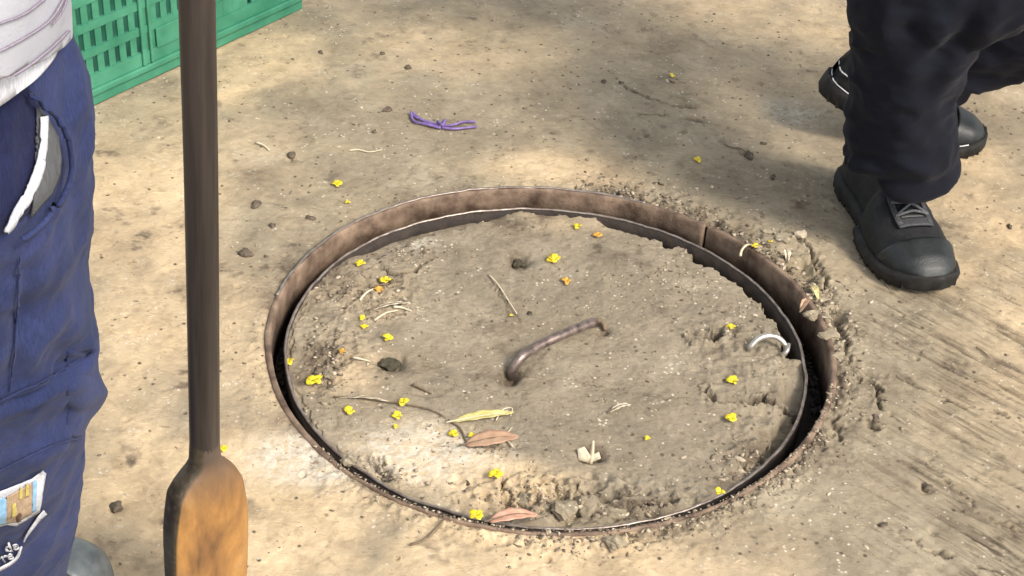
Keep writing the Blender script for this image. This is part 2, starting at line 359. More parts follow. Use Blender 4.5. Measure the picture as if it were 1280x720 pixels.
# ---- masks of dirt and painted shade, shared by ground and cover
def blob(x, y, px, py, rx, ry, z=0):
    c = G(px, py, z); return np.exp(-(((x-c.x)/rx)**2+((y-c.y)/ry)**2))
def stains_and_shade(x, y, lid=False):
    z = ZL if lid else 0
    n = fbm(x, y, 5, 5, 40, .6); n2 = fbm(x, y, 14, 4, 50, .6)
    dust = np.zeros_like(x); dark = np.zeros_like(x); white = np.zeros_like(x)
    if not lid:
        for a in ((610,60,.17,.10,1.1),(330,95,.16,.16,.95),(170,240,.16,.2,.8),(560,60,.25,.12,.5),(690,212,.13,.05,1.),(250,500,.2,.2,.45),(330,640,.2,.14,1.1),
                  (520,690,.25,.10,1.1),(1240,270,.14,.5,.75),(1000,30,.22,.22,.95),(700,700,.2,.1,.5),(180,420,.1,.2,.35)):
            dust += a[4]*blob(x, y, *a[:4])
        for a in ((300,215,.10,.08,.22),(330,330,.06,.1,.22),(420,140,.12,.04,.32),(200,330,.08,.1,.15),(1180,470,.15,.12,.16),(470,160,.14,.06,.40),(700,80,.12,.10,.15),(830,70,.08,.12,.12),(760,150,.14,.12,.16),(560,18,.07,.05,.5),(905,225,.06,.06,.4),(150,680,.08,.08,.2)):  # the top centre blobs paint shade into the floor's colour
            dark += a[4]*blob(x, y, *a[:4])*.6
        for a in ((385,575,.05,.030,3.2),(995,140,.055,.05,.6),(325,190,.04,.03,.3),(1010,60,.03,.03,.2)): white += a[4]*blob(x, y, *a[:4])
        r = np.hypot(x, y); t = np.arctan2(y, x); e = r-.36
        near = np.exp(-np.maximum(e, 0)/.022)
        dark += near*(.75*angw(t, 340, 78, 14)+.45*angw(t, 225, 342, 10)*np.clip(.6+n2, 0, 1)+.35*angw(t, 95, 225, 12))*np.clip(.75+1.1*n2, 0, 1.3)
        d_ = (G(1280, 600)-G(1100, 500)); d_.z = 0; d_.normalize(); u_ = x*d_.x+y*d_.y; v_ = -x*d_.y+y*d_.x
        gr = fbm(u_, v_*13, 9, 3, 21, .6); dark += sst(x, .30, .50)*(1-sst(y, .1, .4))*np.clip((-gr-.42)*3.0, 0, .5)
        for pp_, w_, dd_ in GRG: dark += -groove(x, y, pp_, w_*1.3, .8, 0, GRG.index((pp_, w_, dd_)))
        dust *= 1-.85*blob(x, y, 760, 120, .2, .25); dust *= 1-.7*blob(x, y, 1130, 560, .28, .22)
    else:
        for a in ((560,585,.10,.06,1.9),(480,550,.06,.045,1.2),(640,600,.05,.03,.8),(720,275,.08,.04,.5),(430,470,.04,.05,.5),(930,525,.05,.03,.4)): dust += a[4]*blob(x, y, *a[:4], z=z)
        for a in ((488,447,.017,.017,1.2),(650,320,.018,.02,.8),(880,421,.014,.007,3.),(738,560,.014,.012,.8),(470,360,.05,.03,.35),(410,450,.03,.05,.45),  # the slot left of the steel eye has its inner shade painted in
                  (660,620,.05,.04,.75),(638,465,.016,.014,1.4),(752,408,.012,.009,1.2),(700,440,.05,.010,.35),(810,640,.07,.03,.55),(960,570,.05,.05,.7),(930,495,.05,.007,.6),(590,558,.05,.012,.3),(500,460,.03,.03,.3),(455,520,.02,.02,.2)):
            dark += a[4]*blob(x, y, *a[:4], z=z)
        for a in ((540,560,.08,.05,1.1),(520,300,.035,.02,.7),(640,350,.003,.03,.5)): white += a[4]*blob(x, y, *a[:4], z=z)
        for i_, (pp_, w_, dd_) in enumerate(LIDG): dark += np.sign(dd_)*-groove(x, y, pp_, w_*1.2, .7, ZL, i_)
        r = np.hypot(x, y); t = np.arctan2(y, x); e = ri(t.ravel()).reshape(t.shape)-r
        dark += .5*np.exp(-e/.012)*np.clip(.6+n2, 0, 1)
    dark = dark+.55*np.clip(n2*.6+n*.5-.12, 0, 1)*(1.0 if lid else .35)+.9*np.clip(fbm(x, y, 34, 4, 57, .6)-.72, 0, .5)
    dust = np.clip(dust*(1+.55*n)+.20*n-.0, 0, 1); dark = np.clip(dark*(1+.9*n2)-.04, 0, 1); white = np.clip(white*(1+.6*n2), 0, 1)
    return dust, dark, white
def paint(me, x, y, lid=False):
    d, k, wt = stains_and_shade(x.ravel(), y.ravel(), lid)
    a = me.color_attributes.new('stain_shade', 'FLOAT_COLOR', 'POINT')
    br = np.zeros_like(d) if lid else np.clip((sst(x, .26, .46)*(1-sst(y, .05, .40))+.45*np.exp(-(((x-.2)/.45)**2+((y-.7)/.3)**2))).ravel(), 0, 1)
    a.data.foreach_set('color', np.stack([d, k, wt, br], -1).astype(np.float32).ravel())

def pits(x, y, n, rmin, rmax, depth, seed, region):
    rng = np.random.RandomState(seed); h = np.zeros_like(x)
    for _ in range(n):
        a, b, c, d = region; cx, cy = rng.uniform(a, b), rng.uniform(c, d); r = rng.uniform(rmin, rmax)
        sel = (np.abs(x-cx) < 2*r) & (np.abs(y-cy) < 2*r)
        if not sel.any(): continue
        xx = x[sel]-cx; yy = y[sel]-cy; q = np.hypot(xx, yy*rng.uniform(.7, 1.6))/r
        h[sel] -= depth*rng.uniform(.4, 1)*(1-sst(q, .55, 1.1)); h[sel] += depth*.12*np.exp(-((q-1.25)/.25)**2)
    return h

def ground_h(x, y):
    r = np.hypot(x, y); t = np.arctan2(y, x)
    fade = 1-sst(r, 1.6, 2.2)
    h = .0035*fbm(x, y, 6, 3, 1) + fade*(.0009*fbm(x, y, 42, 4, 5, .5) + .0004*fbm(x, y, 150, 2, 9))
    # broom marks in the lower right
    d = (G(1280, 600)-G(1100, 500)); d.z = 0; d.normalize()
    u = x*d.x+y*d.y; v = -x*d.y+y*d.x
    br = sst(u*.0+x, .30, .50)*(1-sst(y, .1, .4))
    gr = fbm(u, v*13, 9, 3, 21, .6); h += br*fade*(.0010*gr-.0035*np.clip(-gr-.42, 0, .5))
    br2 = np.exp(-(((x-.15)/.5)**2+((y-.75)/.35)**2))
    h += br2*fade*.0011*fbm(x, y*3, 26, 3, 27)
    # broken lumpy mortar round the opening
    e = r-ro(t.ravel()).reshape(t.shape)
    amp = np.exp(-np.maximum(e-.004, 0)/.022)*(angw(t, 335, 80, 12)*1.+angw(t, 232, 335, 10)*.8+angw(t, 80, 232, 10)*.22)
    lump = .55*(1-np.abs(2*fbm(x, y, 34, 3, 31, .6)))+.6*np.abs(fbm(x, y, 90, 3, 32, .6))
    h += amp*(.0105*lump-.0045)*sst(e, 0, .004)
    far = angw(t, 40, 80, 10)*np.exp(-((e-.035)/.03)**2); h += far*.004*np.clip(fbm(x, y, 80, 3, 33), -.3, 1)
    # hollow left by lost mortar at the upper right
    for px, py, a, b, dp in ((1005,335,.016,.03,.018),(1045,395,.014,.035,.015),(1045,520,.008,.03,.007),(985,315,.012,.014,.008),(1090,470,.012,.03,.005),(925,300,.02,.012,-.003)):
        h -= dp*blob(x, y, px, py, a, b)*(1+.5*fbm(x, y, 60, 2, 35))
    for px, py, rr, dp in ((1158,612,.007,.007),(365,199,.007,.005),(146,637,.008,.006),(1092,532,.006,.005),(1100,655,.004,.004),(1165,665,.005,.004),(930,190,.008,.004)):
        h -= dp*blob(x, y, px, py, rr, rr)
    for i_, (pp_, w_, d_) in enumerate(GRG): h += groove(x, y, pp_, w_, d_, 0, i_)
    h += pits(x, y, 260, .002, .0055, .0045, 3, (-.9, .95, -.65, 1.1))
    h *= sst(e, -.001, .006) if False else 1
    edge = sst(e, 0, .012); h = h*edge + (1-edge)*(-.0015+.0010*lump*(amp > .1))
    return h

NT = 1400
th = np.linspace(0, 2*PI, NT, endpoint=False)
rad0 = ro(th)
k = np.concatenate([np.linspace(0, 1, 380)*math.log(1.95/.36), math.log(1.95/.36)+np.linspace(.03, 1, 26)*math.log(60/1.95)])
r = np.exp(k)[:, None]*np.ones(NT)[None]*(rad0[None]*np.exp(-k)[:, None]**1.5 + .36*(1-np.exp(-k)[:, None]**1.5))
T = np.broadcast_to(th, r.shape)
X = r*np.cos(T); Y = r*np.sin(T); Z = ground_h(X, Y)
me = gridmesh('ground', np.stack([X, Y, Z], -1), True)
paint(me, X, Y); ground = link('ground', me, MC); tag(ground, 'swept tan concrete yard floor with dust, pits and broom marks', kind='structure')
me.flip_normals() if me.polygons[0].normal.z < 0 else None

# ------------------------------------------------------------------ frame ring
fr = empty('steel_ring'); tag(fr, 'rusty steel ring set in the concrete floor round the manhole cover', 'manhole ring')
def ringmesh(name, prof, rf, z0, m, parent, a0=0, a1=360, n=360, wob=.0008, seed=3):
    full = a1-a0 >= 360
    t = np.radians(np.linspace(a0, a1, n, endpoint=not full))
    R = rf(t); w1 = fbm(np.cos(t), np.sin(t), 9, 3, seed)*wob; P = []
    prof = prof+[prof[0]]
    for dr, dz in prof:
        thin = 1-.6*angw(t, 228, 312, 8) if rf is ro and dr < 0 and dr > -.0065 else 1.0
        w2 = fbm(np.cos(t), np.sin(t), 22, 3, seed+4)*wob*.8
        P.append(np.stack([(R+dr*thin+w1)*np.cos(t), (R+dr*thin+w1)*np.sin(t), np.full_like(t, z0+dz)+w2], -1))
    P = np.array(P).transpose(1, 0, 2)          # rows = angle
    if full: P = np.concatenate([P, P[:1]])
    me = gridmesh(name, P)
    bm = bmesh.new(); bm.from_mesh(me); bmesh.ops.remove_doubles(bm, verts=bm.verts, dist=1e-6)
    if not full: bmesh.ops.holes_fill(bm, edges=[e for e in bm.edges if e.is_boundary])
    bmesh.ops.recalc_face_normals(bm, faces=bm.faces); bm.to_mesh(me); bm.free()
    return link(name, me, m, parent, smooth=True)
# the band is cut at the upper right, where two lengths of it meet
wall = [(0.0025, -.075), (0.0025, .0005), (0.001, .0022), (-.0035, .0022), (-.005, .0008), (-.0058, -.004), (-.006, -.075)]
def ang(px, py, z=0):
    g = G(px, py, z); return math.degrees(math.atan2(g.y, g.x))
cut = ang(884, 284); cut2 = ang(936, 312)
ringmesh('band', wall, ro, 0, MRING, fr, cut+.65, 360+cut2-.4, 420, seed=3)
ringmesh('band', [(a+.002, b-.0015) for a, b in wall], ro, 0, MRING, fr, cut2, cut, 40, seed=11, wob=.0014)
ringmesh('rim_edge', [(.0022, .0022), (.0022, .0034), (-.0012, .0036), (-.0014, .0022)], ro, 0, MRIM, fr, 68, 172, 140, wob=.0011, seed=5)
# lower seat that carries the cover, dark and full of soil
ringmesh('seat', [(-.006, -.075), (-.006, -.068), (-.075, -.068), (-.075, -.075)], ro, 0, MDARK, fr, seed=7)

# ------------------------------------------------------------------ cover
cv = empty('manhole_cover', (0, 0, 0)); tag(cv, 'round concrete filled manhole cover with thin steel rim and iron lifting bar', 'manhole cover')
ringmesh('rim', [(0, -.050), (0.0, -.0026), (-.0036, -.0026), (-.0036, -.050)], ri, ZL, MRUSTSHADE, cv, 0, 360, 420, wob=.0009, seed=15)
ringmesh('rim_lip', [(0.0003, -.0024), (.0003, -.0006), (-.0008, .0003), (-.0024, .0003), (-.0034, -.0006), (-.0034, -.0024)], ri, ZL, MRIM, cv, 0, 360, 420, wob=.0009, seed=15)
NT2 = 1300; tr = np.linspace(0, 2*PI, NT2, endpoint=False)
rr = ri(tr)-.0018
q = np.concatenate([np.linspace(.004, .80, 175), np.linspace(.80, 1, 100)[1:]])
r = q[:, None]*rr[None]; T = np.broadcast_to(tr, r.shape); X = r*np.cos(T); Y = r*np.sin(T)
def lid_h(x, y, t):
    e = ri(t.ravel()).reshape(t.shape)-.0036-np.hypot(x, y)
    h = -.0035+.002*fbm(x, y, 8, 3, 61)+.0009*fbm(x, y, 40, 4, 63, .55)+.0005*fbm(x, y, 150, 2, 65)
    rough = np.clip(blob(x, y, 460, 360, .07, .05, ZL)+1.5*blob(x, y, 700, 622, .10, .035, ZL)+blob(x, y, 420, 440, .04, .07, ZL)+blob(x, y, 930, 440, .07, .10, ZL)*.6+blob(x, y, 960, 560, .05, .05, ZL)+blob(x, y, 850, 630, .1, .03, ZL), 0, 1)
    rg_ = 1-2*np.abs(fbm(x, y, 42, 3, 67, .6)); h += rough*(.0042*rg_+.0028*fbm(x, y, 120, 2, 69))
    nz = fbm(x, y, 32, 4, 71, .7)
    en = e+nz*.0075
    def trough(w, a, b, width, depth, soft=8):
        return -depth*angw(w, a, b, soft)*(1-sst(en, width*.65, width*1.15))
    h += trough(t, 5, 74, .017, .045, 5) + trough(t, 74, 98, .005, .007) + trough(t, 103, 143, .030, .017, 6) + trough(t, 143, 225, .0025, .003) + angw(t, 228, 306, 6)*np.exp(-e/.02)*(.0036+.0022*fbm(x, y, 40, 3, 79)) + trough(t, 318, 356, .026, .016, 10)
    h += .006*angw(t, 262, 292, 6)*np.exp(-e/.03)*np.clip(fbm(x, y, 45, 3, 73), 0, 1)
    h += 1.6*blob(x, y, 690, 625, .10, .030, ZL)*.0045*(1-2*np.abs(fbm(x, y, 26, 3, 87, .6)))
    for px, py, a, b, dp in ((878,420,.016,.008,.022),(866,412,.006,.006,.01),(738,566,.013,.010,.014),(488,448,.016,.014,.016),(650,322,.014,.014,.014),
                             (636,465,.011,.012,.016),(752,410,.008,.007,.012),(560,540,.014,.012,.002),(930,497,.045,.004,.006),(640,630,.022,.022,.010),(700,628,.012,.03,.008),
                             (520,600,.016,.007,.006),(480,590,.012,.014,.008),(795,645,.03,.012,.008),(985,545,.03,.02,.008),(975,515,.03,.008,.007),(535,490,.014,.004,.004),(610,553,.04,.006,.003)):
        h -= dp*np.clip(blob(x, y, px, py, a, b, ZL)*1.5*(1+.45*fbm(x, y, 70, 2, 75)), 0, 1)
    for i_, (pp_, w_, d_) in enumerate(LIDG): h += groove(x, y, pp_, w_, d_, ZL, i_)
    h += .004*blob(x, y, 560, 580, .09, .05, ZL) + .004*blob(x, y, 730, 600, .06, .02, ZL)*np.clip(1+fbm(x, y, 60, 3, 77), 0, 2)
    h += pits(x, y, 110, .0018, .004, .003, 5, (-.33, .33, -.33, .33))
    h = np.minimum(h, -.0006+.012*sst(e, -.0018, .009))
    return h
Z = ZL+lid_h(X, Y, T)
ROWZ = Z
me = gridmesh('concrete_fill', np.stack([X, Y, Z], -1), True)
bm = bmesh.new(); bm.from_mesh(me); bm.verts.ensure_lookup_table(); bm.faces.new([bm.verts[i] for i in range(NT2)]); bm.normal_update()
bm.to_mesh(me); bm.free()
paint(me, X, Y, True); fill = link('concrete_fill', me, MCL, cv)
lidz = lambda x, y: ZL+float(lid_h(np.array([[x]]), np.array([[y]]), np.array([[math.atan2(y, x)]]))[0, 0])
grz = lambda x, y: float(ground_h(np.array([[x]]), np.array([[y]]))[0, 0])
def surf(px, py):
    """spot on the ground or on the cover that shows at this pixel, with its height"""
    g = G(px, py, ZL); t = math.atan2(g.y, g.x)
    if math.hypot(g.x, g.y) < ri(t)[0]-.004:
        z = lidz(g.x, g.y)
        for _ in range(2): g = G(px, py, z); z = lidz(g.x, g.y)
        return Vector((g.x, g.y, z)), True
    g = G(px, py, 0); z = grz(g.x, g.y); g = G(px, py, z); return Vector((g.x, g.y, grz(g.x, g.y))), False

# lifting bar: bent rebar coming out of two pockets
def L(px, py, up): g = G(px, py, ZL+up); return g
bar = [L(641, 476, -.028), L(640, 464, -.006), L(650, 448, .010), L(672, 433, .012), L(700, 420, .013), L(728, 408, .011), L(742, 403, .006), L(750, 406, -.020)]
tube('lifting_bar', bar, [.0058, .0060, .0062, .0062, .0061, .0060, .0058, .0056], MBAR, cv, 14, sub=6)
bm = bmesh.new()
tube_into(bm, catmull([L(742, 405, .004), L(748, 400, .005), L(754, 404, .002), L(756, 412, -.008)], 5), .0035, 7)
link('wire_end', tomesh(bm, 'wire_end'), MTWIG, cv)

# second, smaller lifting eye of bare steel
hook = [L(936, 439, -.006), L(938, 434, .004), L(946, 425, .012), L(958, 420, .015), L(972, 422, .013), L(981, 431, .006), L(983, 441, -.004)]
ho = tube('lifting_eye', hook, [.0034, .0037, .0041, .0041, .0038, .0035, .0032], MHOOK, cv, 12, sub=6)
tube('bent_wire', [L(980, 443, .004), L(984, 438, .009), L(986, 430, .012)], [.0036, .003, .0026], MHOOK, cv, 8, sub=4)

# ------------------------------------------------------------------ loose grit (stuff)
def rock_geo(seed, sub=1):
    rng = random.Random(seed); bm = bmesh.new(); bmesh.ops.create_icosphere(bm, subdivisions=sub, radius=1)
    for v in bm.verts: v.co *= rng.uniform(.45, 1.35)
    V = np.array([v.co[:] for v in bm.verts]); F = np.array([[v.index for v in f.verts] for f in bm.faces]); bm.free(); return V, F
ROCKS = [rock_geo(i) for i in range(8)]
def scatter(name, pts, sizes, m, label, cat, flat=.5):
    VV = []; FF = []; n = 0
    for (p, s) in zip(pts, sizes):
        V, F = random.choice(ROCKS); a = random.uniform(0, 2*PI); c, sn = math.cos(a), math.sin(a)
        k = np.array([s*random.uniform(.7, 1.6), s*random.uniform(.5, 1.), s*random.uniform(.35, .9)*flat*1.6])
        W = V*k; W = np.stack([W[:, 0]*c-W[:, 1]*sn, W[:, 0]*sn+W[:, 1]*c, W[:, 2]], -1)+np.array(p)+np.array([0, 0, k[2]*.25])
        VV.append(W); FF.append(F+n); n += len(V)
    VV = np.concatenate(VV); FF = np.concatenate(FF)
    me = bpy.data.meshes.new(name); me.vertices.add(len(VV)); me.vertices.foreach_set('co', VV.ravel().astype(np.float32))
    me.loops.add(FF.size); me.loops.foreach_set('vertex_index', FF.ravel().astype(np.int32))
    me.polygons.add(len(FF)); me.polygons.foreach_set('loop_start', (np.arange(len(FF))*3).astype(np.int32)); me.polygons.foreach_set('loop_total', np.full(len(FF), 3, np.int32))
    me.update(); me.validate(); o = link(name, me, m, smooth=False); tag(o, label, cat, kind='stuff'); return o
rng = np.random.RandomState(12)
xs = []; ys = []; ss = []
def addg(x, y, s): xs.append(x); ys.append(y); ss.append(s)
x = rng.uniform(-.85, .95, 3600); y = rng.uniform(-.62, 1.15, 3600); s = .0007+.0022*rng.power(.45, 3600)**2
keep = np.hypot(x, y) > .372; addg(x[keep], y[keep], s[keep])
def arc(a0, a1, n, spread, smin, smax, off=.004):
    t = np.radians(rng.uniform(a0, a1, n)); R = ro(t)+off+rng.exponential(spread, n)
    addg(R*np.cos(t), R*np.sin(t), smin+(smax-smin)*rng.uniform(0, 1, n)**2.2)
arc(-20, 80, 650, .018, .0008, .0042); arc(8, 40, 160, .016, .002, .0062); arc(55, 85, 320, .024, .001, .0045); arc(265, 335, 650, .012, .0008, .0038); arc(85, 265, 420, .012, .0006, .0022); arc(222, 350, 520, .003, .0008, .0026, -.004)
X = np.concatenate(xs); Y = np.concatenate(ys); SZ = np.concatenate(ss); Zg = ground_h(X[None], Y[None])[0]; Zg = np.where(np.hypot(X, Y) < ro(np.arctan2(Y, X))+.0022, .0022, Zg)
scatter('grit', np.stack([X, Y, Zg], -1), SZ, MGRIT, 'loose grit and concrete crumbs strewn on the floor round the manhole', 'grit')
xs = []; ys = []; ss = []
n = 1500; a = rng.uniform(0, 2*PI, n); R = .325*np.sqrt(rng.uniform(0, 1, n)); addg(R*np.cos(a), R*np.sin(a), .0006+.002*rng.power(.45, n)**2)
def spot(px, py, sx, sy, n, a, b):
    c = G(px, py, ZL); addg(c.x+rng.normal(0, sx, n), c.y+rng.normal(0, sy, n), a+(b-a)*rng.uniform(0, 1, n)**2)
spot(455, 365, .035, .022, 220, .001, .0045); spot(505, 310, .030, .014, 120, .001, .005); spot(410, 440, .02, .04, 160, .001, .004); spot(410, 470, .014, .02, 40, .002, .005)
spot(670, 622, .045, .016, 200, .001, .0042); spot(790, 640, .05, .012, 200, .001, .004); spot(950, 580, .03, .02, 200, .0012, .0055); spot(740, 500, .16, .1, 200, .0008, .002)
spot(480, 590, .02, .012, 60, .0015, .004); spot(860, 350, .06, .03, 160, .0008, .003); spot(590, 552, .04, .012, 70, .001, .003); spot(930, 400, .03, .03, 60, .001, .004)
X = np.concatenate(xs); Y = np.concatenate(ys); SZ = np.concatenate(ss); t = np.arctan2(Y, X)
k = np.hypot(X, Y) < ri(t)-.007; X, Y, SZ, t = X[k], Y[k], SZ[k], t[k]
scatter('crumbs', np.stack([X, Y, ZL+lid_h(X[None], Y[None], t[None])[0]], -1), SZ, MGRIT, 'sandy crumbs and chips lying on the manhole cover', 'crumbs')
# fallen dirt in the gap between frame and cover
xs = []; ys = []; ss = []; t = np.radians(rng.uniform(0, 360, 700)); R = ro(t)-rng.uniform(.006, .02, 700)
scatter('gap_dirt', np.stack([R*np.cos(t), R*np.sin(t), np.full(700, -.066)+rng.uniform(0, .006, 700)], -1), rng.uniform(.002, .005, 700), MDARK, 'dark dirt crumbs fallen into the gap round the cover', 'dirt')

# ------------------------------------------------------------------ small loose things
def stone(px, py, size, label, m=MSTONE, name='pebble', cat='pebble', group='dark pebbles on the floor and cover', el=(1.2, .8, .55)):
    p, _ = surf(px, py); bm = bmesh.new(); bmesh.ops.create_icosphere(bm, subdivisions=2, radius=1)
    rg = random.Random(px*7+py)
    ax = rg.uniform(0, PI)
    for v in bm.verts:
        k = 1+.22*math.sin(v.co.x*4+px)+.18*math.sin(v.co.y*5+py)+rg.uniform(-.12, .12)
        v.co = Vector((v.co.x*el[0]*k, v.co.y*el[1]*k, v.co.z*el[2]*k))*size
    bmesh.ops.rotate(bm, verts=bm.verts, matrix=Matrix.Rotation(ax, 3, 'Z'))
    o = link(name, tomesh(bm, name), m, smooth=False); o.location = p+Vector((0, 0, size*el[2]*.45)); tag(o, label, cat, group); return o
PB = [(308,318,.009,'dark flat crumb on the floor between the pole and the steel ring'),(320,257,.0075,'dark oval pebble above the crumb right of the pole'),
 (340,283,.0055,'small dark pebble just right of the pole, nearest the ring of that cluster'),(388,273,.0055,'small dark pebble on the floor by the upper left of the ring'),(365,199,.007,'round dark pebble right of the pole, level with the pocket opening'),
 (484,138,.007,'dark pebble left of the purple band, upper of a pair'),(468,165,.0045,'tiny dark pebble left of the purple band, lower of a pair'),(401,66,.0045,'tiny dark pebble nearest the green crate corner'),
 (478,68,.0045,'tiny dark pebble on the pale dust above the purple band'),(510,85,.006,'thin brown chip on the pale dust above the purple band'),(936,196,.009,'dark clod on the floor left of the black trousers'),
 (966,222,.005,'small dark pebble in the shade left of the front shoe'),(954,180,.004,'small dark pebble just above the clod by the black trousers'),(840,103,.0035,'dark speck touching the far yellow petal near the top'),
 (1158,613,.007,'dark pebble in a pit on the swept floor at lower right'),(146,637,.009,'dark round pebble beside the grey boot'),(1104,657,.004,'tiny dark pebble on the swept floor below the ring at right'),
 (1092,534,.006,'dark crumb right of the ring near the floor crack'),(1262,284,.005,'small dark pebble right of the front shoe'),(755,103,.005,'dark chip on the shaded floor top centre'),(776,106,.004,'smaller dark chip on the shaded floor top centre')]
for px, py, s, lb in PB: stone(px, py, s, lb)
for px, py, s, lb in ((488,446,.013,'mossy dark clod in a hollow left of the lifting bar'),(648,322,.010,'broken dark clod near the top of the cover'),
    (480,456,.006,'small mossy lump just under the dark clod on the cover'),(1000,300,.009,'grey mortar lump beside the upper right of the ring'),(662,392,.004,'small dark chip just above the lifting bar')):
    stone(px, py, s, lb, m=(MGRIT if px == 1000 else MCLOD), name='clod', cat='clod', group='clods of dirt and mortar', el=(1.1, .95, .5))
for px, py, s, lb in ((1015,395,.010,'grey broken mortar chunk right of the ring, uppermost of three'),(1036,420,.011,'grey broken mortar chunk right of the ring, middle of three'),(1046,446,.008,'grey broken mortar chunk right of the ring, lowest of three'),
    (978,300,.008,'pale mortar chunk above the dark band at upper right'),(655,630,.013,'crumbling mortar chunk at the bottom of the cover beside the pink leaf'),(705,640,.015,'rounded mortar lump at the bottom edge of the cover'),(735,632,.011,'broken mortar lump right of the rounded lump at the cover edge'),
    (770,640,.010,'small mortar lump farthest right along the bottom of the cover'),(768,680,.012,'loose mortar piece outside the bottom of the ring'),(412,468,.008,'reddish brown stone on the left edge of the cover'),(435,578,.009,'dark mortar lump in the lower left of the ring gap'),(520,598,.0,''),(960,290,.007,'pale mortar chip right of the yellow petal on the ring')):
    if s: stone(px, py, s, lb, m=MC, name='mortar_chunk', cat='mortar chunk', group='broken mortar chunks round the cover', el=(1.25, .9, .42))

def petals(bm, c, size, n, rg, lift=.5):
    for i in range(n):
        a = 2*PI*i/n+rg.uniform(-.5, .5); L_ = size*rg.uniform(.7, 1.15); w = L_*rg.uniform(.4, .62); tilt = rg.uniform(.1, .9)*lift
        d = Vector((math.cos(a), math.sin(a), tilt)).normalized(); s = Vector((-math.sin(a), math.cos(a), rg.uniform(-.3, .3))); up = d.cross(s).normalized()
        rows = []
        for j in range(5):
            u = j/4; ww = w*math.sin(PI*(.12+.80*u))**.7; cu = .25*L_*math.sin(u*PI)*rg.uniform(.4, 1)
            rows.append([bm.verts.new(c+d*(L_*u)+s*(ww*k*.9)+up*(cu+abs(k)*.18*w+rg.uniform(-.05, .05)*L_)) for k in (-1, -.4, .4, 1)])
        for A, B in zip(rows, rows[1:]):
            for k in range(3): bm.faces.new((A[k], A[k+1], B[k+1], B[k]))
def flower(px, py, size, label, m=MYEL, n=4, name='yellow_petal'):
    p, _ = surf(px, py); rg = random.Random(px*13+py); bm = bmesh.new()
    petals(bm, Vector((0, 0, 0)), size, n, rg)
    me_ = tomesh(bm, name); o = link(name, me_, m); o.location = p+Vector((0, 0, .0022))
    sol = o.modifiers.new('s', 'SOLIDIFY'); sol.thickness = .0004
    tag(o, label, 'petal', 'fallen yellow petals'); return o
FL = [(421,232,.0085,'yellow petal on the floor above the left of the ring, upper of two'),(434,254,.0055,'small yellow petal on the floor above the left of the ring, lower of two'),
(840,97,.006,'tiny yellow petal on the shaded floor near the top of the picture'),(872,202,.007,'yellow green bud on the floor left of the black trousers'),(945,310,.0085,'yellow petal lying on the ring joint at upper right'),
(962,304,.004,'small faded petal beside the one on the ring joint'),(450,332,.008,'yellow petal tucked under the upper left of the cover rim'),(482,349,.0078,'yellow petal at the twigs on the upper left of the cover'),
(453,400,.0058,'small yellow petal, upper of a touching pair left of the cover centre'),(456,411,.007,'yellow petal, lower of a touching pair left of the cover centre'),(485,425,.0078,'yellow petal just above the mossy dark clod'),
(361,454,.008,'yellow petal on the extreme left edge of the cover'),(393,478,.0115,'large yellow blossom of two wings at the left of the cover'),(438,516,.0085,'yellow petal on the pale lower left of the cover'),
(503,505,.0075,'yellow petal on the thin twig at lower left of the cover'),(496,523,.0085,'yellow petal directly under the one on the thin twig'),(495,536,.0048,'small yellow sliver, lowest of three near the thin twig'),
(568,545,.007,'yellow petal at the left tip of the tan leaf'),(589,546,.006,'yellow petal between the green leaf and the tan leaf'),(618,596,.010,'yellow blossom below the tan leaf'),
(596,647,.0105,'flat yellow petal on the bottom rim left of the pink leaf'),(722,285,.0072,'yellow petal near the top edge of the cover'),(693,327,.0115,'largest yellow blossom in the upper middle of the cover'),
(913,411,.0072,'yellow petal left of the steel lifting eye'),(916,479,.0085,'yellow petal on the right of the cover below the steel eye'),(914,526,.0095,'yellow and white petal on the lower right of the cover'),
(899,618,.0068,'yellow petal against the lower right rim'),(809,551,.0045,'faint yellow crumb at the lower middle of the cover'),(639,396,.0035,'tiny yellow crumb above the lifting bar')]
for px, py, s, lb in FL: flower(px, py, s, lb, n=3 if s < .007 else (4 if s < .009 else 5))
for px, py, s, lb in ((708,354,.0085,'dried orange petal below the largest yellow blossom'),(747,296,.0080,'dried orange petal near the top edge of the cover'),(474,365,.0075,'withered orange petal under the twigs at upper left of the cover'),
                      (428,442,.006,'withered orange petal above the large left blossom'),(279,563,.006,'orange yellow petal on the floor touching the pole neck')):
    flower(px, py, s, lb, MORA if px != 279 else MYEL, 4, 'dried_petal')['group'] = 'dried orange petals'

